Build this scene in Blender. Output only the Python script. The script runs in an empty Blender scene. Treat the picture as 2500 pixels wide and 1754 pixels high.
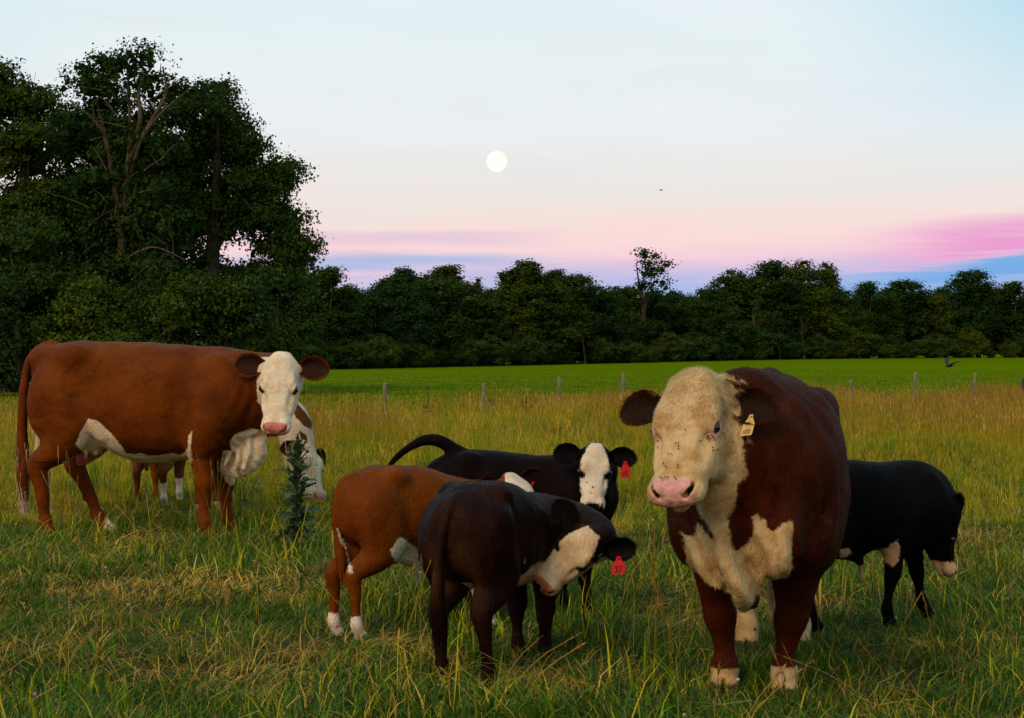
import bpy, math, random
import numpy as np
from mathutils import Vector, Matrix
from mathutils.bvhtree import BVHTree

rng = np.random.default_rng(7)
random.seed(7)
SC = bpy.context.scene
COL = SC.collection
CAMH, FPX, CX, HY = 1.45, 4300.0, 1250.0, 862.0      # eye height, focal length in photo pixels, centre column, horizon row

# ------------------------------------------------------------------ camera, sky, sun, exposure
cam = bpy.data.cameras.new('camera')
cam.sensor_width = 36.0
cam.lens = 36.0 * FPX / 2500.0
cam.clip_start = 0.1
cam.clip_end = 12000
co = bpy.data.objects.new('camera', cam)
COL.objects.link(co)
co.location = (0, 0, CAMH)
co.rotation_euler = (math.radians(90) - math.atan((877 - HY) / FPX), 0, 0)
SC.camera = co

SUN_EL, SUN_AZ = 36.0, 213.0        # low afterglow behind the camera, a little to its left (azimuth from +Y, clockwise)


def srgb(r, g, b):
    f = lambda c: (c / 255.0 / 12.92) if c <= 10 else ((c / 255.0 + 0.055) / 1.055) ** 2.4
    return (f(r), f(g), f(b), 1.0)


class NT:
    """small helper to write node trees as expressions"""
    def __init__(self, tree):
        self.t = tree
        self.n = tree.nodes
        self.l = tree.links

    def put(self, sock, v):
        if v is None:
            return
        if hasattr(v, 'is_output') or isinstance(v, bpy.types.NodeSocket):
            self.l.new(v, sock)
        else:
            sock.default_value = v

    def math(self, op, a, b=None, c=None, clamp=False):
        n = self.n.new('ShaderNodeMath')
        n.operation = op
        n.use_clamp = clamp
        self.put(n.inputs[0], a); self.put(n.inputs[1], b)
        if c is not None:
            self.put(n.inputs[2], c)
        return n.outputs[0]

    def sstep(self, v, lo, hi, t0=0.0, t1=1.0):
        n = self.n.new('ShaderNodeMapRange')
        n.interpolation_type = 'SMOOTHSTEP'
        self.put(n.inputs[0], v); self.put(n.inputs[1], lo); self.put(n.inputs[2], hi)
        n.inputs[3].default_value = t0; n.inputs[4].default_value = t1
        return n.outputs[0]

    def lin(self, v, lo, hi, t0=0.0, t1=1.0):
        n = self.n.new('ShaderNodeMapRange')
        self.put(n.inputs[0], v); self.put(n.inputs[1], lo); self.put(n.inputs[2], hi)
        n.inputs[3].default_value = t0; n.inputs[4].default_value = t1
        return n.outputs[0]

    def mix(self, f, a, b, mode='MIX'):
        n = self.n.new('ShaderNodeMix')
        n.data_type = 'RGBA'
        n.blend_type = mode
        self.put(n.inputs[0], f); self.put(n.inputs[6], a); self.put(n.inputs[7], b)
        return n.outputs[2]

    def noise(self, vec, scale, detail=2.0, rough=0.5, dist=0.0):
        n = self.n.new('ShaderNodeTexNoise')
        self.put(n.inputs['Vector'], vec)
        n.inputs['Scale'].default_value = scale
        n.inputs['Detail'].default_value = detail
        n.inputs['Roughness'].default_value = rough
        n.inputs['Distortion'].default_value = dist
        return n.outputs[0]

    def ramp(self, v, stops, mode='LINEAR'):
        n = self.n.new('ShaderNodeValToRGB')
        n.color_ramp.interpolation = mode
        e = n.color_ramp.elements
        while len(e) > 1:
            e.remove(e[0])
        e[0].position, e[0].color = stops[0][0], stops[0][1]
        for p, c in stops[1:]:
            q = e.new(p)
            q.color = c
        self.put(n.inputs[0], v)
        return n.outputs[0]

    def attr(self, name, out='Fac'):
        n = self.n.new('ShaderNodeAttribute')
        n.attribute_name = name
        return n.outputs[out]

    def comb(self, x, y, z):
        n = self.n.new('ShaderNodeCombineXYZ')
        self.put(n.inputs[0], x); self.put(n.inputs[1], y); self.put(n.inputs[2], z)
        return n.outputs[0]

    def scalev(self, v, s):
        n = self.n.new('ShaderNodeVectorMath')
        n.operation = 'MULTIPLY'
        self.put(n.inputs[0], v)
        n.inputs[1].default_value = s
        return n.outputs[0]


def build_world():
    w = bpy.data.worlds.new('World')
    SC.world = w
    w.use_nodes = True
    t = NT(w.node_tree)
    t.n.clear()
    tc = t.n.new('ShaderNodeTexCoord').outputs['Generated']
    s = t.n.new('ShaderNodeSeparateXYZ')
    t.l.new(tc, s.inputs[0])
    x, y, z = s.outputs
    hor = t.math('SQRT', t.math('ADD', t.math('MULTIPLY', x, x), t.math('MULTIPLY', y, y)))
    el = t.math('DIVIDE', z, t.math('MAXIMUM', hor, 0.02))          # tangent of the elevation
    az = t.math('ARCTAN2', x, y)                                     # 0 straight east, opposite the afterglow
    # streaky evening cloud that bends the colour bands near the horizon
    cv = t.comb(t.math('MULTIPLY', az, 3.2), t.math('MULTIPLY', el, 34.0), 0.37)
    n1 = t.noise(cv, 1.6, 5.0, 0.55, 0.3)
    cv2 = t.comb(t.math('MULTIPLY', az, 9.0), t.math('MULTIPLY', el, 160.0), 4.1)
    n2 = t.noise(cv2, 1.0, 4.0, 0.6, 0.2)
    low = t.sstep(el, 0.02, 0.11, 1.0, 0.0)
    warp = t.math('MULTIPLY', t.math('SUBTRACT', n1, 0.5), 0.034)
    warp = t.math('ADD', warp, t.math('MULTIPLY', t.math('SUBTRACT', n2, 0.5), 0.016))
    lift = t.math('MULTIPLY', t.sstep(az, 0.05, 0.30), 0.012)
    e2 = t.math('SUBTRACT', t.math('ADD', el, t.math('MULTIPLY', warp, low)), t.math('MULTIPLY', lift, low))
    g = t.lin(e2, 0.0, 0.25)
    k = 4.0
    grad = t.ramp(g, [
        (0.00, srgb(120, 160, 215)),
        (0.028 * k, srgb(140, 176, 228)),
        (0.038 * k, srgb(178, 187, 230)),
        (0.046 * k, srgb(221, 193, 224)),
        (0.054 * k, srgb(246, 207, 219)),
        (0.063 * k, srgb(251, 219, 215)),
        (0.076 * k, srgb(243, 227, 219)),
        (0.095 * k, srgb(238, 232, 227)),
        (0.112 * k, srgb(236, 236, 235)),
        (0.130 * k, srgb(235, 239, 242)),
        (0.165 * k, srgb(233, 242, 243)),
        (0.205 * k, srgb(227, 241, 244)),
        (0.250 * k, srgb(216, 237, 243))])
    up = t.sstep(el, 0.25, 2.6)
    grad = t.mix(up, grad, srgb(196, 208, 222))
    # faint high cloud
    hv = t.comb(t.math('ADD', t.math('MULTIPLY', az, 5.0), t.math('MULTIPLY', el, 9.0)), t.math('MULTIPLY', el, 26.0), 2.2)
    h1 = t.noise(hv, 1.3, 6.0, 0.62, 0.6)
    grad = t.mix(t.math('MULTIPLY', t.sstep(h1, 0.45, 0.78), 0.30), grad, srgb(252, 246, 246))
    grad = t.mix(t.math('MULTIPLY', t.math('MULTIPLY', t.sstep(h1, 0.52, 0.26), t.sstep(el, 0.05, 0.08)), 0.22), grad, srgb(226, 220, 226))
    grad = t.mix(t.math('MULTIPLY', t.math('MULTIPLY', t.sstep(h1, 0.44, 0.66), t.math('MULTIPLY', t.sstep(el, 0.045, 0.06), t.sstep(el, 0.085, 0.12, 1.0, 0.0))), 0.55), grad, srgb(252, 211, 210))
    # away from the anti-solar point the sky turns bluer
    side = t.sstep(t.math('ABSOLUTE', t.math('ADD', az, 0.05)), 0.17, 0.42)
    side = t.math('MULTIPLY', side, t.sstep(el, 0.08, 0.20))
    grad = t.mix(t.math('MULTIPLY', side, 0.75), grad, srgb(150, 214, 238))
    # thin blue and mauve streaks low over the wood, towards the north east
    s2 = t.math('ADD', el, t.math('MULTIPLY', t.math('SUBTRACT', n1, 0.5), 0.016))
    west = t.math('MULTIPLY', t.sstep(az, -0.03, 0.05, 1.0, 0.0), t.sstep(az, -0.75, -0.45))
    q1 = t.math('MULTIPLY', t.sstep(s2, 0.045, 0.050), t.sstep(s2, 0.051, 0.058, 1.0, 0.0))
    grad = t.mix(t.math('MULTIPLY', t.math('MULTIPLY', q1, west), 0.7), grad, srgb(138, 178, 228))
    q2 = t.math('MULTIPLY', t.sstep(s2, 0.058, 0.063), t.sstep(s2, 0.066, 0.071, 1.0, 0.0))
    grad = t.mix(t.math('MULTIPLY', t.math('MULTIPLY', q2, west), 0.6), grad, srgb(222, 190, 218))
    # magenta cloud bank with blue air under it, towards the south east
    wob = t.math('ADD', t.math('MULTIPLY', t.math('SUBTRACT', n1, 0.5), 0.016), t.math('MULTIPLY', t.math('SUBTRACT', n2, 0.5), 0.017))
    bank = t.math('SUBTRACT', t.math('ADD', el, wob), t.math('MULTIPLY', t.math('SUBTRACT', az, 0.25), 0.11))
    m = t.math('MULTIPLY', t.sstep(bank, 0.048, 0.058), t.sstep(bank, 0.066, 0.079, 1.0, 0.0))
    far_side = t.math('MULTIPLY', t.sstep(az, 0.15, 0.26), t.sstep(az, 0.55, 0.95, 1.0, 0.0))
    wedge = t.math('MULTIPLY', t.sstep(az, 0.17, 0.262), t.sstep(az, 0.55, 0.95, 1.0, 0.0))
    m = t.math('MULTIPLY', t.math('MULTIPLY', m, wedge), t.sstep(n2, 0.22, 0.62, 0.45, 1.0))
    grad = t.mix(t.math('MULTIPLY', m, 0.85), grad, srgb(232, 138, 206))
    b = t.math('MULTIPLY', t.sstep(bank, 0.036, 0.044), t.sstep(bank, 0.048, 0.054, 1.0, 0.0))
    b = t.math('MULTIPLY', b, far_side)
    grad = t.mix(t.math('MULTIPLY', b, 0.9), grad, srgb(96, 166, 230))
    # broad warm afterglow on the sunset side (behind the camera)
    back = t.sstep(t.math('ABSOLUTE', az), 1.35, 3.1)
    glow = t.math('MULTIPLY', back, t.sstep(el, 0.0, 1.3, 1.0, 0.0))
    grad = t.mix(t.math('MULTIPLY', glow, 0.8), grad, (0.80, 0.50, 0.28, 1))
    # below the horizon: dim ground colour
    grad = t.mix(t.sstep(el, -0.03, -0.002, 1.0, 0.0), grad, (0.05, 0.06, 0.02, 1))
    bg = t.n.new('ShaderNodeBackground')
    t.l.new(grad, bg.inputs[0])
    bg.inputs[1].default_value = 0.96
    sky = t.n.new('ShaderNodeTexSky')
    sky.sky_type = 'NISHITA'
    sky.sun_disc = False
    sky.sun_elevation = math.radians(SUN_EL)
    sky.sun_rotation = math.radians(SUN_AZ)
    bg2 = t.n.new('ShaderNodeBackground')
    t.l.new(sky.outputs[0], bg2.inputs[0])
    bg2.inputs[1].default_value = 0.006
    ad = t.n.new('ShaderNodeAddShader')
    t.l.new(bg.outputs[0], ad.inputs[0]); t.l.new(bg2.outputs[0], ad.inputs[1])
    o = t.n.new('ShaderNodeOutputWorld')
    t.l.new(ad.outputs[0], o.inputs[0])


build_world()
sun = bpy.data.lights.new('sun', 'SUN')
sun.energy = 2.0
sun.angle = math.radians(28)
sun.color = (1.0, 0.74, 0.46)
so = bpy.data.objects.new('sun', sun)
COL.objects.link(so)
_a, _e = math.radians(SUN_AZ), math.radians(SUN_EL)
_d = Vector((math.sin(_a) * math.cos(_e), math.cos(_a) * math.cos(_e), math.sin(_e)))   # towards the light
so.rotation_euler = _d.to_track_quat('Z', 'Y').to_euler()
SC.view_settings.view_transform = 'Standard'
SC.view_settings.look = 'None'
SC.view_settings.exposure = 0.0
SC.view_settings.gamma = 1.0
SC.view_settings.use_curve_mapping = False
SC.cycles.use_denoising = True
SC.cycles.max_bounces = 6
SC.cycles.diffuse_bounces = 3
SC.cycles.glossy_bounces = 2
SC.cycles.transmission_bounces = 3


# ------------------------------------------------------------------ helpers
def at(px, py, Y):
    """a point of the place: photo column and row at a chosen distance"""
    return np.array([(px - CX) * Y / FPX, Y, CAMH - (py - HY) * Y / FPX])


def mk(name, V, F, mat=None, parent=None, attrs=None, smooth=True, normals=None, link=True, cols=None):
    V = np.asarray(V, np.float32)
    F = np.asarray(F, np.int32)
    me = bpy.data.meshes.new(name)
    nF, k = F.shape
    me.vertices.add(len(V))
    me.vertices.foreach_set('co', V.ravel())
    me.loops.add(nF * k)
    me.loops.foreach_set('vertex_index', F.ravel())
    me.polygons.add(nF)
    me.polygons.foreach_set('loop_start', np.arange(0, nF * k, k, dtype=np.int32))
    if smooth:
        me.polygons.foreach_set('use_smooth', np.ones(nF, dtype=bool))
    me.update(calc_edges=True)
    for an, av in (attrs or {}).items():
        a = me.attributes.new(an, 'FLOAT', 'POINT')
        a.data.foreach_set('value', np.asarray(av, np.float32).ravel())
    if cols is not None:
        a = me.attributes.new('Col', 'FLOAT_COLOR', 'POINT')
        c4 = np.ones((len(V), 4), np.float32)
        c4[:, :3] = cols
        a.data.foreach_set('color', c4.ravel())
    if normals is not None:
        me.normals_split_custom_set_from_vertices(normals.tolist())
    if mat:
        me.materials.append(mat)
    o = bpy.data.objects.new(name, me)
    if link:
        COL.objects.link(o)
    if parent is not None:
        o.parent = parent
    return o


def thing(name, label, cat, loc=(0, 0, 0), rz=0.0, group=None):
    o = bpy.data.objects.new(name, None)
    o.empty_display_size = 0.1
    COL.objects.link(o)
    o.location = loc
    o.rotation_euler = (0, 0, rz)
    tag(o, label, cat, group)
    return o


def tag(o, label, cat, group=None):
    o['label'] = label
    o['category'] = cat
    if group:
        o['group'] = group
    return o


def unit(v):
    v = np.asarray(v, float)
    return v / max(np.linalg.norm(v), 1e-9)


def catmull(P, n):
    """smooth curve through rows of P (any columns), n pieces per span"""
    P = np.asarray(P, float)
    if len(P) < 3:
        t = np.linspace(0, 1, n + 1)[:, None]
        return P[0] * (1 - t) + P[1] * t
    Q = np.vstack([2 * P[0] - P[1], P, 2 * P[-1] - P[-2]])
    out = []
    for i in range(1, len(Q) - 2):
        for t in np.linspace(0, 1, n, endpoint=False):
            a, b, c, d = Q[i - 1], Q[i], Q[i + 1], Q[i + 2]
            out.append(0.5 * (2 * b + (c - a) * t + (2 * a - 5 * b + 4 * c - d) * t * t + (3 * b - a - 3 * c + d) * t ** 3))
    out.append(P[-1])
    return np.array(out)


def tube_mesh(P, R, sides=7):
    P = np.asarray(P, float); R = np.asarray(R, float)
    n = len(P)
    T = np.gradient(P, axis=0)
    T /= np.linalg.norm(T, axis=1)[:, None] + 1e-9
    ref = np.array([0.31, 0.95, 0.12]) if abs(T[0][2]) > 0.7 else np.array([0.05, 0.1, 1.0])
    A = np.cross(T, ref); A /= np.linalg.norm(A, axis=1)[:, None] + 1e-9
    B = np.cross(T, A)
    th = np.linspace(0, 2 * np.pi, sides, endpoint=False)
    V = P[:, None, :] + R[:, None, None] * (np.cos(th)[None, :, None] * A[:, None, :] + np.sin(th)[None, :, None] * B[:, None, :])
    V = V.reshape(-1, 3)
    i = np.arange(n - 1)[:, None] * sides
    j = np.arange(sides)[None, :]
    j2 = (j + 1) % sides
    F = np.stack([i + j, i + j2, i + sides + j2, i + sides + j], -1).reshape(-1, 4)
    return V, F


def join(parts):
    Vs, Fs, o = [], [], 0
    for V, F in parts:
        Vs.append(V); Fs.append(F + o); o += len(V)
    return np.vstack(Vs), np.vstack(Fs)


def hash3(ix, iy, iz, seed):
    h = (ix * 374761393 + iy * 668265263 + iz * 2147483647 + seed * 1274126177).astype(np.int64)
    h = (h ^ (h >> 13)) * 1274126177
    h = (h ^ (h >> 16)) & 0xffffff
    return h.astype(np.float32) / 0xffffff


def vnoise(P, scale, seed=0):
    """value noise in 0..1 at rows of P"""
    Q = np.asarray(P, np.float64) * scale
    I = np.floor(Q).astype(np.int64)
    f = Q - I
    f = f * f * (3 - 2 * f)
    out = 0
    for dx in (0, 1):
        for dy in (0, 1):
            for dz in (0, 1):
                w = (f[:, 0] if dx else 1 - f[:, 0]) * (f[:, 1] if dy else 1 - f[:, 1]) * (f[:, 2] if dz else 1 - f[:, 2])
                out = out + w * hash3(I[:, 0] + dx, I[:, 1] + dy, I[:, 2] + dz, seed)
    return out


# ------------------------------------------------------------------ ground
def ground_z(X, Y):
    X = np.asarray(X, float); Y = np.asarray(Y, float)
    ss = lambda v, a, b: (lambda t: t * t * (3 - 2 * t))(np.clip((v - a) / (b - a), 0, 1))
    return 0.75 * ss(Y, 70, 260) * ss(X, -28, 45)


# ------------------------------------------------------------------ materials
def new_mat(name):
    m = bpy.data.materials.new(name)
    m.use_nodes = True
    t = NT(m.node_tree)
    t.n.clear()
    return m, t


def finish(t, shader, bump=None):
    o = t.n.new('ShaderNodeOutputMaterial')
    t.l.new(shader, o.inputs[0])


def principled(t, col, rough=0.6, spec=0.3, normal=None, sheen=0.0, sss=0.0):
    p = t.n.new('ShaderNodeBsdfPrincipled')
    t.put(p.inputs['Base Color'], col)
    t.put(p.inputs['Roughness'], rough)
    t.put(p.inputs['Specular IOR Level'], spec)
    if sheen:
        p.inputs['Sheen Weight'].default_value = sheen
        p.inputs['Sheen Roughness'].default_value = 0.5
    if sss:
        p.inputs['Subsurface Weight'].default_value = sss
        p.inputs['Subsurface Radius'].default_value = (0.012, 0.005, 0.003)
        p.inputs['Subsurface Scale'].default_value = 1.0
    if normal is not None:
        t.l.new(normal, p.inputs['Normal'])
    return p.outputs[0]


def bump(t, h, strength, dist):
    b = t.n.new('ShaderNodeBump')
    b.inputs['Strength'].default_value = strength
    b.inputs['Distance'].default_value = dist
    t.l.new(h, b.inputs['Height'])
    return b.outputs[0]


def coat_mat(name, dark, mid, white, white2, pink, black, tint=(0.09, 0.035, 0.010), rough=0.5, spec=0.22, sheen=0.0):
    """animal coat: attributes w, p, k are signed distances (m) to the white, pink and black patches; r varies hair by hair"""
    m, t = new_mat(name)
    ob = t.n.new('ShaderNodeTexCoord').outputs['Object']
    nf = t.noise(ob, 46.0, 3.0, 0.6)
    nh = t.noise(t.scalev(ob, (70, 70, 28)), 1.0, 3.0, 0.65)      # hair streaks
    nl = t.noise(ob, 3.1, 3.0, 0.55)
    nm = t.noise(ob, 11.0, 3.0, 0.55)
    base = t.mix(t.sstep(nl, 0.36, 0.64), (*dark, 1), (*mid, 1))
    ns = t.noise(t.scalev(ob, (5, 16, 7)), 1.0, 4.0, 0.6, 0.8)
    base = t.mix(t.sstep(ns, 0.42, 0.72, 0.0, 0.55), base, tuple(c * 0.5 for c in dark) + (1,))
    base = t.mix(t.math('MULTIPLY', nm, 0.45), base, tuple(c * 0.62 for c in mid) + (1,))
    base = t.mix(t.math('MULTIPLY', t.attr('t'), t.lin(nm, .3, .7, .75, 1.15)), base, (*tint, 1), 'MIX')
    wcol = t.mix(t.sstep(nm, 0.38, 0.66), (*white, 1), (*white2, 1))
    jag = t.math('MULTIPLY', t.math('SUBTRACT', nf, 0.5), 0.030)
    w = t.sstep(t.math('ADD', t.attr('w'), jag), -0.006, 0.006)
    col = t.mix(w, base, wcol)
    k = t.sstep(t.math('ADD', t.attr('k'), t.math('MULTIPLY', jag, 0.35)), -0.004, 0.004)
    col = t.mix(k, col, (*black, 1))
    p = t.sstep(t.math('ADD', t.attr('p'), t.math('MULTIPLY', jag, 0.3)), -0.006, 0.006)
    pc = t.mix(t.sstep(nf, 0.4, 0.65), (*pink, 1), tuple(c * 0.82 for c in pink) + (1,))
    col = t.mix(p, col, pc)
    var = t.math('ADD', t.lin(t.attr('r'), 0, 1, 0.72, 1.28), t.math('MULTIPLY', t.math('SUBTRACT', nh, 0.5), 0.35))
    col = t.mix(1.0, col, t.comb(var, var, var), 'MULTIPLY')
    rg = t.math('SUBTRACT', rough + .08, t.math('MULTIPLY', p, 0.16))
    bm = bump(t, t.math('ADD', nh, t.math('MULTIPLY', nm, 1.8)), 0.65, 0.010)
    finish(t, principled(t, col, rg, spec * 0.28, bm, sheen))
    return m


def plain_mat(name, col, rough=0.6, spec=0.3, noise_scale=30.0, amt=0.25, sss=0.0):
    m, t = new_mat(name)
    ob = t.n.new('ShaderNodeTexCoord').outputs['Object']
    n = t.noise(ob, noise_scale, 3.0, 0.6)
    v = t.lin(n, 0.2, 0.8, 1 - amt, 1 + amt)
    c = t.mix(1.0, (*col, 1), t.comb(v, v, v), 'MULTIPLY')
    finish(t, principled(t, c, rough, spec, sss=sss))
    return m


def leaf_mat(name, scale=1.0, trans=0.3, patch=0.0, rough=0.5, hue=(1, 1, 1), hue_var=0.15):
    """foliage and grass: vertex colour x random per instance x slow change over the place"""
    m, t = new_mat(name)
    geo = t.n.new('ShaderNodeNewGeometry')
    oi = t.n.new('ShaderNodeObjectInfo')
    n1 = t.noise(geo.outputs['Position'], 0.9, 3.0, 0.6)
    v = t.math('ADD', t.lin(oi.outputs['Random'], 0, 1, 0.78, 1.22), t.lin(n1, 0.3, 0.7, -0.22, 0.22))
    v = t.math('MULTIPLY', v, scale)
    col = t.mix(1.0, t.attr('Col', 'Color'), t.comb(t.math('MULTIPLY', v, hue[0]), t.math('MULTIPLY', v, hue[1]), t.math('MULTIPLY', v, hue[2])), 'MULTIPLY')
    if patch:
        n2 = t.noise(geo.outputs['Position'], 0.55, 4.0, 0.6)
        f = t.math('MULTIPLY', t.sstep(n2, 0.5, 0.68), patch)
        col = t.mix(f, col, (0.155, 0.10, 0.030, 1))
    hs = t.math('SUBTRACT', oi.outputs['Random'], 0.5)
    col = t.mix(1.0, col, t.comb(t.math('ADD', 1.0, t.math('MULTIPLY', hs, hue_var)), 1.0, t.math('SUBTRACT', 1.0, t.math('MULTIPLY', hs, hue_var * 1.6))), 'MULTIPLY')
    d = principled(t, col, rough, 0.02)
    if trans:
        tr = t.n.new('ShaderNodeBsdfTranslucent')
        t.l.new(col, tr.inputs[0])
        mx = t.n.new('ShaderNodeMixShader')
        mx.inputs[0].default_value = trans
        t.l.new(d, mx.inputs[1]); t.l.new(tr.outputs[0], mx.inputs[2])
        d = mx.outputs[0]
    finish(t, d)
    return m


def bark_mat(name, c1, c2):
    m, t = new_mat(name)
    ob = t.n.new('ShaderNodeTexCoord').outputs['Object']
    n = t.noise(t.scalev(ob, (5, 5, 1.2)), 2.0, 5.0, 0.65)
    c = t.mix(t.sstep(n, 0.35, 0.65), (*c1, 1), (*c2, 1))
    finish(t, principled(t, c, 0.85, 0.15, bump(t, n, 0.8, 0.05)))
    return m


def ground_mat():
    m, t = new_mat('pasture_soil_and_sward')
    geo = t.n.new('ShaderNodeNewGeometry')
    P = geo.outputs['Position']
    s = t.n.new('ShaderNodeSeparateXYZ')
    t.l.new(P, s.inputs[0])
    n1 = t.noise(P, 0.6, 5.0, 0.6)
    n2 = t.noise(P, 9.0, 4.0, 0.65)
    n3 = t.noise(P, 60.0, 2.0, 0.6)
    near = t.mix(t.sstep(n1, 0.4, 0.62), (0.026, 0.034, 0.010, 1), (0.075, 0.055, 0.022, 1))
    near = t.mix(t.math('MULTIPLY', n2, 0.7), near, (0.018, 0.022, 0.008, 1))
    # mown field beyond the fence: faint mowing streaks across the view
    st = t.noise(t.scalev(P, (0.012, 0.16, 1)), 1.0, 4.0, 0.6)
    st2 = t.noise(t.scalev(P, (0.05, 0.6, 1)), 1.0, 3.0, 0.6)
    f = t.mix(t.sstep(st, 0.36, 0.64), (0.076, 0.120, 0.0008, 1), (0.116, 0.160, 0.0008, 1))
    f = t.mix(t.math('MULTIPLY', t.sstep(st2, 0.52, 0.75), 0.5), f, (0.125, 0.135, 0.003, 1))
    f = t.mix(t.math('MULTIPLY', n3, 0.35), f, (0.055, 0.085, 0.001, 1))
    edge = t.math('ADD', s.outputs[1], t.math('MULTIPLY', t.math('SUBTRACT', n1, 0.5), 6.0))
    edge = t.math('SUBTRACT', edge, t.math('MULTIPLY', t.math('ADD', s.outputs[0], 8.0), 0.75, clamp=False))
    edge = t.math('MAXIMUM', edge, t.math('SUBTRACT', s.outputs[1], 14.0))
    col = t.mix(t.sstep(edge, 35.0, 38.0), near, f)
    finish(t, principled(t, col, 0.95, 0.0, bump(t, n2, 0.5, 0.05)))
    return m


M_ground = ground_mat()
M_leaf_near = leaf_mat('maple_leaf', 1.0, 0.25, hue_var=0.3)
M_leaf_far = leaf_mat('far_leaf', 1.05, 0.2, hue_var=0.55)
M_grass = leaf_mat('grass_blade', 1.0, 0.30, 0.0, 0.45)
M_bark = bark_mat('dark_bark', (0.030, 0.023, 0.017), (0.058, 0.046, 0.034))
M_bark_pale = bark_mat('pale_bark', (0.052, 0.037, 0.022), (0.100, 0.072, 0.045))
M_dead = bark_mat('dead_wood', (0.16, 0.13, 0.105), (0.27, 0.23, 0.19))

# ------------------------------------------------------------------ ground sheet
def build_ground():
    ys = np.concatenate([np.linspace(-60, 0, 7)[:-1], np.linspace(0, 70, 71)[:-1], np.linspace(70, 300, 60)[:-1], np.array([300, 350, 450, 700, 1200, 2500, 6000.0])])
    xs = np.concatenate([[-6000, -2500, -1000, -400], np.linspace(-150, 150, 101), [400, 1000, 2500, 6000.0]])
    X, Y = np.meshgrid(xs, ys)
    Z = ground_z(X, Y)
    near = np.clip((70 - Y) / 30, 0, 1)
    P = np.stack([X.ravel(), Y.ravel(), 0 * X.ravel()], 1)
    Z = Z + (near * 0.05).reshape(Z.shape) * (vnoise(P, 0.5, 3).reshape(Z.shape) - 0.5) * 2 * (np.abs(X) < 150)
    V = np.stack([X.ravel(), Y.ravel(), Z.ravel()], 1)
    ny, nx = X.shape
    i = np.arange(ny - 1)[:, None] * nx + np.arange(nx - 1)[None, :]
    F = np.stack([i, i + 1, i + nx + 1, i + nx], -1).reshape(-1, 4)
    o = mk('ground', V, F, M_ground)
    o['kind'] = 'structure'
    return o


build_ground()
# ------------------------------------------------------------------ trees
GREENS = np.array([(0.026, 0.052, 0.009), (0.036, 0.068, 0.009), (0.048, 0.084, 0.010), (0.062, 0.098, 0.011), (0.032, 0.060, 0.013)])


def leaves(C, N, size, r, tone, droop=0.25, stretch=1.0):
    """diamond leaves folded along the midrib at points C, facing roughly along N"""
    n = len(C)
    N = N + r.normal(0, 0.55, (n, 3))
    N[:, 2] += 0.35
    N /= np.linalg.norm(N, axis=1)[:, None] + 1e-9
    T = r.normal(0, 1, (n, 3)); T[:, 2] -= droop * 2
    T -= (T * N).sum(1)[:, None] * N
    T /= np.linalg.norm(T, axis=1)[:, None] + 1e-9
    B = np.cross(N, T)
    L = size * r.uniform(0.65, 1.35, n)[:, None]
    W = L * r.uniform(0.34, 0.5, n)[:, None] / stretch
    L = L * stretch
    fold = 0.25
    a = C - T * L * 0.5
    b = C + B * W + N * W * fold
    c = C + T * L * 0.5 - N * L * 0.12
    d = C - B * W + N * W * fold
    V = np.stack([a, b, c, d], 1).reshape(-1, 3)
    i = np.arange(n)[:, None] * 4
    F = np.concatenate([i + np.array([[0, 1, 2]]), i + np.array([[0, 2, 3]])], 1).reshape(-1, 3)
    col = np.repeat(tone, 4, axis=0)
    return V, F, col


def crown_leaves(clumps, n_per_m2, size, r, flat=0.8, holes=None, greens=GREENS, stretch=1.0, shell=0.5, inner=True):
    """leaves for a list of clumps (x, y, z, radius): most of them in the outer part of each clump, in small sprays"""
    Cs, Ns, Ts, Ks = [], [], [], []
    for (x, y, z, R) in clumps:
        n = max(20, int(n_per_m2 * 3.0 * R * R))
        ns = max(4, n // 9)
        D = r.normal(0, 1, (ns, 3))
        D /= np.linalg.norm(D, axis=1)[:, None]
        D[:, 2] = np.where(D[:, 2] < -0.35, -D[:, 2] * 0.6, D[:, 2])
        rad = R * (shell + (1 - shell) * r.uniform(0, 1, ns) ** 0.6)
        lump = 0.78 + 0.5 * vnoise(D * 1.7 + np.array([x, y, z]), 1.3, 5)
        S = np.stack([x + D[:, 0] * rad * lump, y + D[:, 1] * rad * lump, z + D[:, 2] * rad * lump * flat], 1)
        idx = r.integers(0, ns, n)
        C = S[idx] + r.normal(0, 1, (n, 3)) * np.array([1, 1, 0.75]) * size * 1.15
        base = greens[r.integers(0, len(greens))]
        alt = greens[r.integers(0, len(greens), n)]
        tone = (0.55 * base + 0.45 * alt) * r.uniform(0.55, 1.05, (n, 1))
        Cs.append(C); Ns.append(D[idx]); Ts.append(tone); Ks.append(np.ones(n))
        m = max(6, n // 12) if inner else 1                      # bigger overlapping leaves inside the clump
        Q = r.normal(0, 1, (m, 3)); Q /= np.linalg.norm(Q, axis=1)[:, None]
        Cs.append(np.array([x, y, z]) + Q * R * r.uniform(.1, .62, (m, 1))); Ns.append(Q); Ts.append(np.tile(base * .9, (m, 1))); Ks.append(np.full(m, 2.6))
    C, N, T, K = np.vstack(Cs), np.vstack(Ns), np.vstack(Ts), np.concatenate(Ks)
    if holes is not None:
        keep = np.ones(len(C), bool)
        for (hx, hz, hr, dens) in holes:
            dd = np.hypot(C[:, 0] - hx, C[:, 2] - hz) / hr
            keep &= ~((dd < 1) & (r.uniform(0, 1, len(C)) > dens + (1 - dens) * dd ** 3))
        C, N, T, K = C[keep], N[keep], T[keep], K[keep]
    return leaves(C, N, size * K[:, None], r, T, stretch=stretch)


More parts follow.
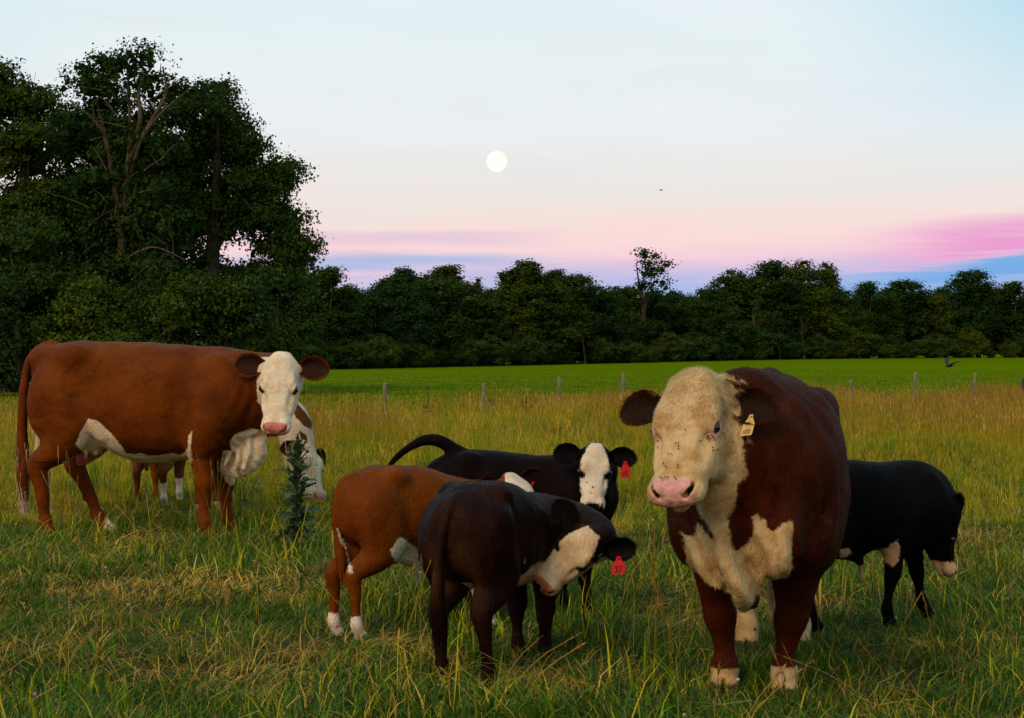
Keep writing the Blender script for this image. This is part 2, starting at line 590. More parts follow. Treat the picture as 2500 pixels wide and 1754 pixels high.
def limb(p, q, r0, r1, r, wob=0.12, n=5, sides=6):
    p, q = np.asarray(p, float), np.asarray(q, float)
    t = np.linspace(0, 1, n)[:, None]
    L = np.linalg.norm(q - p)
    P = p * (1 - t) + q * t
    P[1:-1] += r.normal(0, wob * L / n, (n - 2, 3))
    P[:, 2] += np.sin(t[:, 0] * np.pi) * 0.06 * L
    return tube_mesh(P, np.linspace(r0, r1, n), sides)


def tree_wood(base, height, tr, clumps, r, nlimb=10, split=0.35, twig=True):
    parts = []
    base = np.asarray(base, float)
    top = base + np.array([r.normal(0, 0.03) * height, r.normal(0, 0.03) * height, height * 0.86])
    n = 9
    t = np.linspace(0, 1, n)[:, None]
    P = base * (1 - t) + top * t
    P[1:] += np.cumsum(r.normal(0, 0.012 * height, (n - 1, 3)) * np.array([1, 1, 0]), axis=0)
    R = tr * (1 - t[:, 0]) ** 0.8 + tr * 0.12
    R[0] *= 1.5
    parts.append(tube_mesh(P, R, 9))
    order = r.permutation(len(clumps))[:nlimb]
    for i in order:
        c = np.array(clumps[i][:3])
        hz = np.clip((c[2] - base[2]) * r.uniform(0.45, 0.75), height * split, height * 0.8)
        u = np.clip((hz / (height * 0.86)), 0, 1) * (n - 1)
        k = int(min(u, n - 2))
        s = P[k] * (1 - (u - k)) + P[k + 1] * (u - k)
        rr = R[k] * 0.5
        parts.append(limb(s, c, rr, rr * 0.25, r))
        if twig:
            for _ in range(3):
                e = c + r.normal(0, 0.6, 3) * clumps[i][3]
                m = s + (c - s) * r.uniform(0.5, 0.9)
                parts.append(limb(m, e, rr * 0.35, rr * 0.08, r, n=4, sides=4))
    return join(parts)


def sample_clumps(circles, r, rad, Y0, depth=0.8, dens=1.0):
    """clumps of about radius rad filling round envelopes given as (x, z, radius) in metres, about distance Y0"""
    out = []
    for (x, z, R) in circles:
        n = max(3, int(dens * 3.6 * (R / rad) ** 2))
        for _ in range(n):
            d = r.normal(0, 1, 3)
            d /= np.linalg.norm(d)
            q = R * r.uniform(0.25, 1.0) ** 0.5 * 0.86
            out.append((x + d[0] * q, Y0 + d[1] * q * depth, max(z + d[2] * q, 0.5), rad * r.uniform(0.65, 1.25)))
    return out


def big_tree(name, label, cat, seed, px_circles, Y, base_px, trunk_r, height_px, leaf_n=90, leaf=0.14, clump=1.0, holes=None, bark=None, dens=1.0,
             nlimb=14, greens=GREENS, group=None, wood=None, split=0.3, shell=0.5):
    r = np.random.default_rng(seed)
    s = Y / FPX
    X = lambda px: (px - CX) * s
    Z = lambda py: CAMH - (py - HY) * s
    circ = [(X(a), Z(b), c * s) for a, b, c in px_circles]
    cl = sample_clumps(circ, r, clump, Y, dens=dens)
    base = np.array([X(base_px), Y, 0.0])
    H = Z(height_px)
    root = thing(name, label, cat, base, group=group)
    cl = [(c[0] - base[0], c[1] - base[1], c[2], c[3]) for c in cl]
    hl = [(X(a) - base[0], Z(b), c * s, d) for a, b, c, d in (holes or [])] or None
    V, F, col = crown_leaves(cl, leaf_n * 1.45, leaf * .8, r, holes=hl, greens=greens, shell=shell)
    mk('crown', V, F, M_leaf_near, root, smooth=False, cols=col)
    if wood is None:
        V, F = tree_wood((0, 0, 0), H, trunk_r, cl, r, nlimb, split)
    else:
        V, F = wood(base, X, Z, r)
    mk('trunk', V, F, bark or M_bark, root)
    return root


GW = 'trees of the wood edge behind the brown cow'
big_tree('maple_tree', 'tall dark maple with a domed top at the edge of the picture', 'tree', 11,
         [(-60, 300, 150), (30, 240, 95), (80, 310, 90), (20, 420, 130), (70, 520, 120), (-40, 600, 160), (60, 680, 130), (-20, 800, 150), (80, 600, 110), (90, 800, 110)], 63, 20, 0.22, 150, 120, group=GW)


def fork_wood(base, X, Z, r):
    def L(pts, r0, r1):
        Q = np.array([(X(a) - base[0], dy, Z(b)) for a, b, dy in pts])
        Q = catmull(Q, 4)
        return tube_mesh(Q, np.linspace(r0, r1, len(Q)), 7)
    ps = [L([(300, 960, 0), (300, 800, 0), (298, 600, 0), (294, 500, -.1)], .19, .13),
          L([(296, 560, 0), (280, 430, -.3), (262, 330, -.4), (235, 240, -.2), (205, 190, 0)], .11, .025),
          L([(300, 560, 0), (312, 440, -.2), (322, 340, -.3), (318, 240, -.2), (310, 130, 0)], .11, .025),
          L([(318, 370, -.3), (350, 300, -.5), (345, 220, -.3), (380, 150, 0)], .1, .03),
          L([(316, 400, -.3), (385, 295, -.7), (415, 235, -.7), (405, 170, -.5)], .1, .03),
          L([(262, 330, -.4), (225, 285, -.5), (180, 260, -.4)], .08, .02),
          L([(300, 500, 0), (350, 360, -.6), (400, 290, -.8), (470, 225, -.6)], .08, .02),
          L([(305, 640, -.2), (350, 620, -.9), (400, 610, -1.2), (470, 640, -1.3)], .06, .015),
          L([(300, 680, -.2), (260, 660, -.7), (220, 650, -.9)], .06, .015)]
    for _ in range(60):
        a = np.array((r.uniform(210, 430), r.uniform(180, 640)))
        d = np.array((r.normal(0, 40), -abs(r.normal(20, 25))))
        dy = r.uniform(-1.0, 0.2)
        ps.append(L([(a[0], a[1], dy), (a[0] + d[0] * .5, a[1] + d[1] * .6, dy - .1), (a[0] + d[0], a[1] + d[1], dy - .2)], .03, .008))
    return join(ps)


big_tree('forked_tree', 'tallest tree of the wood, thin leafy top over a pale bare forked trunk', 'tree', 12,
         [(250, 172, 62), (300, 148, 48), (350, 180, 48), (195, 215, 50), (285, 230, 80), (340, 280, 60), (400, 205, 52), (450, 235, 50), (170, 300, 45), (235, 300, 55),
          (350, 450, 75), (215, 450, 70), (260, 370, 45), (390, 370, 60), (400, 560, 80), (230, 560, 70), (310, 560, 45), (250, 650, 70), (340, 690, 80), (300, 780, 80), (300, 400, 60), (285, 480, 65), (305, 620, 70), (350, 340, 55), (250, 250, 50), (330, 520, 60)], 60.5, 300, 0.3, 110, 66, clump=0.75,
         bark=M_bark_pale, group=GW, wood=fork_wood, dens=1.1)
big_tree('maple_tree', 'broad dark maple with a sloping rounded side against the pink sky', 'tree', 13,
         [(430, 260, 70), (500, 270, 80), (455, 370, 110), (560, 340, 80), (600, 420, 110), (660, 470, 80), (505, 470, 120), (690, 540, 75), (710, 600, 55),
          (640, 610, 90), (560, 560, 110), (470, 620, 120), (690, 690, 65), (620, 720, 100), (520, 740, 110), (560, 430, 100), (480, 550, 90), (430, 420, 80), (660, 560, 70), (600, 500, 80), (520, 330, 70), (738, 590, 45), (722, 640, 60), (660, 680, 80)], 64, 520, 0.38, 200, 120, clump=0.95,
         holes=[(585, 610, 52, 0.05), (640, 570, 34, 0.2), (560, 480, 26, 0.25), (430, 330, 28, 0.2), (655, 640, 30, 0.25), (500, 420, 22, 0.3)], group=GW)
big_tree('maple_tree', 'dark mid height tree between the forked trunk and the domed maple', 'tree', 14,
         [(150, 330, 80), (200, 400, 90), (150, 480, 110), (220, 520, 90), (110, 560, 110), (130, 640, 110), (220, 650, 100), (200, 760, 120), (100, 760, 120)], 66, 175, 0.28, 290, 120, clump=0.95, group=GW,
         holes=[(225, 380, 26, 0.2), (240, 470, 24, 0.25)])
big_tree('maple_tree', 'dark leafy tree filling the wood behind the forked trunk', 'tree', 19,
         [(330, 380, 90), (400, 420, 100), (400, 500, 110), (330, 560, 110), (300, 450, 90), (420, 640, 110), (340, 740, 110), (300, 660, 100), (450, 760, 110), (420, 850, 120), (480, 850, 100), (250, 420, 90), (240, 520, 100), (300, 330, 70)], 67, 360, 0.28, 300, 105, group=GW,
         holes=[(285, 400, 30, .2), (380, 420, 24, .2)])
US = np.array([(0.028, 0.054, 0.012), (0.038, 0.070, 0.012), (0.050, 0.088, 0.013), (0.064, 0.102, 0.012)])
under = [([(60, 620, 110), (90, 740, 120), (30, 860, 110)], 58, 60, 560, 'dark young tree under the domed maple at the picture edge'),
         ([(250, 760, 90), (280, 850, 100), (200, 880, 90)], 57, 240, 690, 'low dark green tree behind the hips of the brown cow'),
         ([(410, 730, 100), (440, 840, 110), (370, 890, 90)], 57.5, 415, 650, 'leafy understory tree behind the back of the brown cow'),
         ([(560, 750, 90), (590, 850, 100), (520, 900, 90)], 58.5, 560, 680, 'leafy understory tree behind the shoulders of the brown cow'),
         ([(690, 740, 75), (700, 830, 85), (660, 900, 70)], 62, 690, 680, 'bushy tree behind the white face of the brown cow')]
for i, (c, Y, b, h, lab) in enumerate(under):
    big_tree('understory_tree', lab, 'tree', 30 + i, c, Y, b, 0.14, h, 150, clump=0.8, group=GW, greens=US, nlimb=8, split=0.15, shell=0.6)


def far_tree_mesh(seed, kind):
    """one prototype about 10 m tall (crown, trunk), reused along the far wood edge"""
    r = np.random.default_rng(seed)
    H = 10.0
    if kind == 'round':
        circ = [(0, 7.6, 1.9), (-1.3, 6.4, 1.7), (1.3, 6.2, 1.8), (0.2, 5, 2.4), (-1.5, 4.2, 1.8), (1.6, 3.9, 1.8), (0, 2.6, 2.3), (-1, 1.4, 1.5), (1.1, 1.3, 1.5)]
        cl = sample_clumps(circ, r, 0.75, 0, dens=0.75)
        V, F, col = crown_leaves(cl, 110, 0.19, r, greens=US * 0.9, flat=1.0)
    elif kind == 'tall':
        circ = [(0.1, 9, 0.9), (-0.4, 8.2, 1.1), (0.6, 7.6, 1.2), (0, 6.5, 1.5), (-.7, 5.3, 1.5), (.7, 4.6, 1.5), (0, 3.3, 1.8), (0, 1.7, 1.6)]
        cl = sample_clumps(circ, r, 0.62, 0, dens=0.8)
        V, F, col = crown_leaves(cl, 120, 0.18, r, greens=GREENS * 0.95, flat=1.05)
    elif kind == 'spiky':
        cl = []
        for _ in range(34):
            z = r.uniform(1.5, 9.3)
            rr = (10.2 - z) * 0.34
            a = r.uniform(0, 6.28)
            cl.append((math.cos(a) * rr * r.uniform(.3, 1), math.sin(a) * rr * r.uniform(.3, 1), z, 0.55 + (10 - z) * 0.05))
        for _ in range(13):          # upward shoots
            a = r.uniform(0, 6.28); q = r.uniform(0, 1.9)
            x, y = math.cos(a) * q, math.sin(a) * q
            for s in range(4):
                cl.append((x * (1 + .05 * s), y, 8.0 - q * .5 + s * .38, 0.30 - .04 * s))
        V, F, col = crown_leaves(cl, 190, 0.17, r, greens=GREENS * 0.85, flat=1.0)
    elif kind == 'loose':
        circ = [(0.3, 9.0, 1.0), (0.9, 8.2, 0.9), (-0.1, 7.6, 1.0), (0.9, 7.0, 1.0), (0.2, 6.3, 0.9), (-1.6, 5.9, 0.9), (-1.0, 5.2, 0.9), (1.0, 5.6, .8), (0, 3, 1.2)]
        cl = sample_clumps(circ, r, 0.5, 0, dens=0.55)
        V, F, col = crown_leaves(cl, 44, 0.18, r, greens=GREENS, shell=0.3, inner=False)
    elif kind == 'pole':
        cl = [(r.normal(0, .25), r.normal(0, .25), z, .55 + .05 * r.normal()) for z in (9.2, 8.6, 8.0, 7.2)] + [(math.cos(a) * .9, math.sin(a) * .9, z, .45) for a, z in ((.3, 6.4), (2.6, 5.8), (4.4, 5.0), (3.3, 4.1), (0, 3.3))]
        V, F, col = crown_leaves(cl, 90, 0.17, r, greens=GREENS, flat=0.8, inner=False)
    else:                              # bush
        circ = [(0, 5.5, 3.2), (-2.5, 4, 3), (2.5, 3.8, 3), (0, 2.5, 3.5)]
        cl = sample_clumps(circ, r, 1.1, 0, dens=0.8)
        V, F, col = crown_leaves(cl, 70, 0.30, r, greens=US)
    c = mk('crown', V, F, M_leaf_far, None, smooth=False, cols=col, link=False)
    Vw, Fw = tree_wood((0, 0, 0), H * 0.97, 0.17, cl, r, 9, 0.25, twig=(kind == 'loose'))
    w = mk('trunk', Vw, Fw, M_bark_pale if kind == 'pole' else M_bark, None, link=False)
    return c.data, w.data


PROTO = {k: [far_tree_mesh(100 + 7 * i + j, k) for j in range(n)] for i, (k, n) in enumerate([('round', 5), ('tall', 3), ('spiky', 2), ('loose', 1), ('bush', 2), ('pole', 1)])}


def far_line(px):
    """distance of the far wood edge in the direction of a photo column"""
    u = min(max((px - 700) / 1800.0, -0.1), 1.1)
    return 150 + 110 * u


def far_tree(kind, px, top, lab, group=None, dY=0.0, wide=1.0, j=0, name=None, cat='tree'):
    Y = far_line(px) + dY
    X = (px - CX) * Y / FPX
    g = float(ground_z(X, Y))
    H = (CAMH - (top - HY) * Y / FPX) - g
    root = thing(name or ('pine_tree' if kind == 'spiky' else 'bush' if kind == 'bush' else 'broadleaf_tree'), lab, cat, (X, Y, g), random.uniform(-.5, .5), group)
    k = H / 9.9
    root.scale = (k * wide, k * wide, k)
    cm, wm = PROTO[kind][j % len(PROTO[kind])]
    for nm, me in (('crown', cm), ('trunk', wm)):
        o = bpy.data.objects.new(nm, me)
        COL.objects.link(o)
        o.parent = root
    return root


GF = 'trees of the far wood edge across the field'
LF = ''
far_tree('loose', 1572, 598, 'tall slender tree with see-through leaves rising above the far wood edge', GF, -2, 1.35)
far_tree('spiky', 985, 652, 'dark pine with a jagged top just below the moon side of the far wood', GF, 6, 1.5, 0)
far_tree('spiky', 1085, 644, 'second dark pine with upright shoots on top of the far wood', GF, 7, 1.7, 1)
far_tree('spiky', 1285, 634, 'pine with a ragged spiked crown in the middle of the far wood', GF, 2, 1.7, 0)
far_tree('spiky', 1350, 655, 'smaller pine leaning against the ragged spiked crown in the far wood', GF, 5, 1.3, 1)
far_tree('tall', 1880, 640, 'lobed high tree above the flank of the red bull', GF, 0, 1.7, 0)
far_tree('round', 1945, 630, 'highest rounded tree of the far wood, behind the red bull', GF, 1, 1.15, 1)
far_tree('tall', 2012, 645, 'upright tree on the shoulder of the highest rounded tree', GF, 0, 1.15, 1)
far_tree('tall', 2368, 658, 'upright tree with a knobbed top standing out near the picture edge', GF, 0, 1.5, 2)
front = [(745, 668, 1.2), (800, 655, 1.1), (850, 700, 1.0), (905, 700, 1.25), (955, 672, 1.2), (1010, 700, 1.1), (1060, 678, 1.3), (1125, 690, 1.2), (1175, 705, 1.1), (1225, 690, 1.2),
         (1290, 700, 1.3), (1345, 690, 1.2), (1395, 668, 1.2), (1440, 680, 1.15), (1490, 705, 1.1), (1530, 700, 1.1), (1590, 712, 1.1), (1640, 712, 1.1), (1690, 708, 1.0), (1735, 690, 1.1),
         (1785, 662, 1.15), (1840, 675, 1.1), (1900, 690, 1.2), (1975, 690, 1.2), (2060, 705, 1.1), (2115, 690, 1.0), (2160, 712, 1.0), (2205, 682, 1.15), (2265, 698, 1.1), (2310, 690, 1.0),
         (2420, 700, 1.1), (2470, 690, 1.15), (2525, 698, 1.1), (2600, 690, 1.2), (680, 690, 1.1), (610, 680, 1.2)]
front.sort()
MARKS = [(760, 'the big wood behind the brown cow'), (1085, 'the pine with upright shoots'), (1320, 'the ragged spiked pine'), (1572, 'the tall slender tree'), (1945, 'the highest rounded tree'), (2368, 'the tree with the knobbed top')]
ORD = ['first', 'second', 'third', 'fourth', 'fifth', 'sixth', 'seventh', 'eighth', 'ninth']


def front_label(i, k):
    px = front[i][0]
    j = min(range(len(MARKS)), key=lambda q: abs(MARKS[q][0] - px))
    s = 1 if px >= MARKS[j][0] else -1
    n = sum(1 for q in front if (q[0] - MARKS[j][0]) * s >= 0 and abs(q[0] - MARKS[j][0]) < abs(px - MARKS[j][0]))
    return '%s far tree, %s one %s of %s' % ('upright' if k == 'tall' else 'rounded', ORD[n], 'right' if s > 0 else 'left', MARKS[j][1])


for i, (px, top, w) in enumerate(front):
    k = ['round', 'tall', 'tall', 'round', 'tall'][(i * 7 + 3) % 5]
    far_tree(k, px, top, front_label(i, k), GF, random.uniform(-2, 4), w * (1.5 if k == 'tall' else 1.12), i)
for px, top, lab in ((1846, 730, 'thin pale trunked tree at the wood foot, left of the highest rounded tree'), (1905, 760, 'thin pale trunked tree close behind the rump of the bull'),
                     (1962, 725, 'pale bare trunk standing out against the dark wood right of the bull'), (1428, 740, 'thin pale trunked tree left of the bull, under the pine tops')):
    far_tree('pole', px, top, lab, GF, -4.5, .9, name='slender_tree')
for i in range(34):                   # second rank filling the wood behind
    px = 620 + i * 59 + random.uniform(-15, 15)
    far_tree('round', px, random.uniform(690, 728), 'darker tree standing behind the first rank of the far wood', GF, random.uniform(9, 15), 1.4, i + 2)
for i in range(44):                   # low growth along the foot of the wood
    px = 700 + i * 43 + random.uniform(-20, 20)
    far_tree('bush', px, random.choice((random.uniform(800, 850), random.uniform(770, 830))), 'low bush at the foot of the far wood beside the mown field', 'bushes along the foot of the far wood', random.uniform(-6, -3), random.uniform(1.0, 1.6), i, cat='bush')
# ------------------------------------------------------------------ cattle: one continuous skin per animal, grown from a smooth distance field
class Field:
    def __init__(self, lo, hi, h):
        self.lo = np.asarray(lo, float); self.h = h
        self.n = np.ceil((np.asarray(hi, float) - self.lo) / h).astype(int) + 1
        self.a = np.full(self.n, 0.5, np.float32)
        self.ax = [(self.lo[i] + h * np.arange(self.n[i])).astype(np.float32) for i in range(3)]

    def box(self, lo, hi, pad):
        s, e = [], []
        for i in range(3):
            s.append(int(np.clip(math.floor((lo[i] - pad - self.lo[i]) / self.h), 0, self.n[i])))
            e.append(int(np.clip(math.ceil((hi[i] + pad - self.lo[i]) / self.h) + 1, 0, self.n[i])))
        sl = tuple(slice(a, b) for a, b in zip(s, e))
        g = np.meshgrid(*[self.ax[i][sl[i]] for i in range(3)], indexing='ij', sparse=True)
        return sl, g

    def add(self, fn, lo, hi, k=0.03, carve=False):
        sl, (X, Y, Z) = self.box(lo, hi, k + 3 * self.h)
        a = self.a[sl]
        if a.size == 0:
            return
        d = fn(X, Y, Z).astype(np.float32)
        if carve:
            h = np.clip(0.5 + 0.5 * (a + d) / k, 0, 1)             # smooth max(a, -d)
            self.a[sl] = -d * (1 - h) + a * h + k * h * (1 - h)
        else:
            h = np.clip(0.5 + 0.5 * (a - d) / k, 0, 1)
            self.a[sl] = a * (1 - h) + d * h - k * h * (1 - h)

    def ell(self, c, r, k=0.03, R=None, carve=False):
        """ellipsoid, axes given by the rows of R"""
        c = np.asarray(c, float); r = np.asarray(r, float)
        R = np.eye(3) if R is None else np.asarray(R, float)
        ext = np.sqrt(((R * r[:, None]) ** 2).sum(0))

        def fn(X, Y, Z):
            q = [((X - c[0]) * R[i][0] + (Y - c[1]) * R[i][1] + (Z - c[2]) * R[i][2]) for i in range(3)]
            k0 = np.sqrt((q[0] / r[0]) ** 2 + (q[1] / r[1]) ** 2 + (q[2] / r[2]) ** 2)
            k1 = np.sqrt((q[0] / r[0] ** 2) ** 2 + (q[1] / r[1] ** 2) ** 2 + (q[2] / r[2] ** 2) ** 2)
            return k0 * (k0 - 1) / np.maximum(k1, 1e-4)
        self.add(fn, c - ext, c + ext, k, carve)

    def tube(self, P, k=0.03, n=5, flat=None, carve=False):
        """tapered tube through rows (x, y, z, r); flat = (axis, factor): thinner by that factor along the axis"""
        Q = catmull(P, n)
        lo = (Q[:, :3] - Q[:, 3:4]).min(0); hi = (Q[:, :3] + Q[:, 3:4]).max(0)
        if flat is not None:
            fa, ff = unit(flat[0]), flat[1]

        def fn(X, Y, Z):
            d = None
            for i in range(len(Q) - 1):
                a, b = Q[i, :3], Q[i + 1, :3]
                ba = b - a
                L = max(float(ba @ ba), 1e-9)
                px, py, pz = X - a[0], Y - a[1], Z - a[2]
                t = np.clip((px * ba[0] + py * ba[1] + pz * ba[2]) / L, 0, 1)
                dx, dy, dz = px - t * ba[0], py - t * ba[1], pz - t * ba[2]
                r = Q[i, 3] + t * (Q[i + 1, 3] - Q[i, 3])
                d2 = dx * dx + dy * dy + dz * dz
                if flat is not None:
                    s = dx * fa[0] + dy * fa[1] + dz * fa[2]
                    d2 = d2 + (ff * ff - 1) * s * s
                e = np.sqrt(d2) - r
                d = e if d is None else np.minimum(d, e)
            return d
        self.add(fn, lo, hi, k, carve)

    def loft(self, st, k=0.04, e=2.3, frame=None):
        """lofted solid: rows (x, top, bottom, half width, y centre) along the frame's x; frame = (origin, rows ex ey ez)"""
        st = np.asarray(st, float)
        if st.shape[1] == 4:
            st = np.hstack([st, np.zeros((len(st), 1))])
        D = catmull(st, 8)
        D[:, 3] = np.maximum(D[:, 3], 0.004)
        o = np.zeros(3) if frame is None else np.asarray(frame[0], float)
        R = np.eye(3) if frame is None else np.asarray(frame[1], float)
        x0, x1 = D[0, 0], D[-1, 0]
        corners = np.array([[x, y, z] for x in (x0, x1) for y in (D[:, 4].min() - D[:, 3].max(), D[:, 4].max() + D[:, 3].max()) for z in (D[:, 2].min(), D[:, 1].max())])
        W = o + corners @ R

        def fn(X, Y, Z):
            X, Y, Z = X - o[0], Y - o[1], Z - o[2]
            if frame is None:
                qx, qy, qz = X, Y, Z
            else:
                qx = X * R[0][0] + Y * R[0][1] + Z * R[0][2]
                qy = X * R[1][0] + Y * R[1][1] + Z * R[1][2]
                qz = X * R[2][0] + Y * R[2][1] + Z * R[2][2]
            xc = np.clip(qx, x0, x1)
            f = lambda j: np.interp(xc.ravel(), D[:, 0], D[:, j]).reshape(xc.shape).astype(np.float32)
            tp, bt, w, yc = f(1), f(2), f(3), f(4)
            zc = bt + (tp - bt) * 0.53
            dz = qz - zc
            hh = np.maximum(np.where(dz > 0, tp - zc, zc - bt), .004)
            g = (np.abs((qy - yc) / w) ** e + np.abs(dz / np.maximum(hh, 1e-3)) ** e) ** (1.0 / e)
            d = (g - 1) * np.minimum(w, hh)
            ox = np.abs(qx - xc)
            return np.where(ox > 0, np.sqrt(ox ** 2 + np.maximum(d, 0) ** 2), d)
        self.add(fn, W.min(0), W.max(0), k)

    def mesh(self):
        """surface nets"""
        a = self.a
        s = a < 0
        nx, ny, nz = a.shape
        c = np.zeros((nx - 1, ny - 1, nz - 1), np.uint8)
        for dx in (0, 1):
            for dy in (0, 1):
                for dz in (0, 1):
                    c += s[dx:nx - 1 + dx, dy:ny - 1 + dy, dz:nz - 1 + dz]
        act = np.argwhere((c > 0) & (c < 8))
        idm = -np.ones(c.shape, np.int32)
        idm[act[:, 0], act[:, 1], act[:, 2]] = np.arange(len(act))
        acc = np.zeros((len(act), 3)); cnt = np.zeros(len(act))
        cor = [(0, 0, 0), (1, 0, 0), (0, 1, 0), (1, 1, 0), (0, 0, 1), (1, 0, 1), (0, 1, 1), (1, 1, 1)]
        val = [a[act[:, 0] + i, act[:, 1] + j, act[:, 2] + k] for i, j, k in cor]
        for u in range(8):
            for v in range(u + 1, 8):
                if sum(abs(np.subtract(cor[u], cor[v]))) != 1:
                    continue
                m = (val[u] < 0) != (val[v] < 0)
                t = val[u][m] / (val[u][m] - val[v][m])
                p = np.array(cor[u]) + t[:, None] * (np.array(cor[v]) - np.array(cor[u]))
                acc[m] += p; cnt[m] += 1
        V = self.lo + (act + acc / cnt[:, None]) * self.h
        Fs = []
        for ax in range(3):
            o1, o2 = [(1, 2), (2, 0), (0, 1)][ax]
            A = np.take(s, range(a.shape[ax] - 1), ax); B = np.take(s, range(1, a.shape[ax]), ax)
            e = np.argwhere(A != B)
            ok = (e[:, o1] > 0) & (e[:, o2] > 0) & (e[:, o1] < a.shape[o1] - 1) & (e[:, o2] < a.shape[o2] - 1)
            e = e[ok]
            ins = A[e[:, 0], e[:, 1], e[:, 2]]
            def cell(d1, d2):
                q = e.copy(); q[:, o1] -= d1; q[:, o2] -= d2
                return idm[q[:, 0], q[:, 1], q[:, 2]]
            Q = np.stack([cell(1, 1), cell(0, 1), cell(0, 0), cell(1, 0)], 1)
            Q[~ins] = Q[~ins][:, ::-1]
            Fs.append(Q)
        return V, np.vstack(Fs)

    def grad(self, V):
        """outward unit normals at V"""
        q = (V - self.lo) / self.h
        out = np.zeros_like(V)
        def samp(p):
            i = np.clip(np.floor(p).astype(int), 0, np.array(self.a.shape) - 2)
            f = p - i
            r = 0
            for dx in (0, 1):
                for dy in (0, 1):
                    for dz in (0, 1):
                        w = (f[:, 0] if dx else 1 - f[:, 0]) * (f[:, 1] if dy else 1 - f[:, 1]) * (f[:, 2] if dz else 1 - f[:, 2])
                        r = r + w * self.a[i[:, 0] + dx, i[:, 1] + dy, i[:, 2] + dz]
            return r
        for i in range(3):
            d = np.zeros(3); d[i] = 1.0
            out[:, i] = samp(q + d) - samp(q - d)
        return out / (np.linalg.norm(out, axis=1)[:, None] + 1e-9)


def polysd(px, py, poly):
    """signed distance (positive inside) of points to a closed outline"""
    P = np.asarray(poly, float)
    d = np.full(len(px), 1e9); ins = np.zeros(len(px), bool)
    for i in range(len(P)):
        a, b = P[i], P[(i + 1) % len(P)]
        ba = b - a
        t = np.clip(((px - a[0]) * ba[0] + (py - a[1]) * ba[1]) / (ba @ ba), 0, 1)
        d = np.minimum(d, np.hypot(px - a[0] - t * ba[0], py - a[1] - t * ba[1]))
        cr = (a[1] > py) != (b[1] > py)
        ins ^= cr & (px < (b[0] - a[0]) * (py - a[1]) / (b[1] - a[1] + 1e-12) + a[0])
    return np.where(ins, d, -d)


FEET = []          # where hooves stand: the sward is trodden down there


class Animal:
    """holds the pose: root on the ground, heading, and helpers to move between place and animal axes"""
    def __init__(self, name, label, cat, root, heading, mat, seed, group=None):
        self.x, self.y = root
        self.z = float(ground_z(root[0], root[1]))
        self.th = heading
        c, s = math.cos(heading), math.sin(heading)
        self.R = np.array([[c, s, 0], [-s, c, 0], [0, 0, 1]])        # place -> animal
        self.o = np.array([self.x, self.y, self.z])
        self.root = thing(name, label, cat, self.o, heading, group)
        self.mat = mat
        self.r = np.random.default_rng(seed)

    def loc(self, p):
        return self.R @ (np.asarray(p, float) - self.o)

    def dirn(self, v):
        return self.R @ np.asarray(v, float)

    def photo(self, V):
        """columns, rows and scale of skin points as the photographer's eye saw them (used once, to lay out the coat markings)"""
        W = V @ self.R + self.o
        s = FPX / W[:, 1]
        return CX + W[:, 0] * s, HY - (W[:, 2] - CAMH) * s, s


class Head:
    def __init__(self, P, ex, ez, L):
        self.P = np.asarray(P, float); self.L = L
        ex = unit(ex); ez = unit(np.asarray(ez, float) - np.dot(ez, ex) * ex)
        self.R = np.array([ex, np.cross(ez, ex), ez])

    def g(self, x, y, z):
        return self.P + self.L * (np.array([x, y, z]) @ self.R)

    def d(self, x, y, z):
        return unit(np.array([x, y, z]) @ self.R)

    def loc(self, V):
        return ((V - self.P) @ self.R.T) / self.L


COWHEAD = [(-.10, -.02, -.12, .07), (-.05, .03, -.22, .13), (.05, .06, -.33, .185), (.15, .07, -.41, .215), (.27, .065, -.46, .23), (.38, .045, -.47, .232), (.50, .02, -.45, .215),
           (.63, -.005, -.36, .190), (.75, -.025, -.28, .175), (.86, -.03, -.24, .190), (.93, -.04, -.235, .20), (.985, -.07, -.225, .18), (1.02, -.12, -.20, .12)]


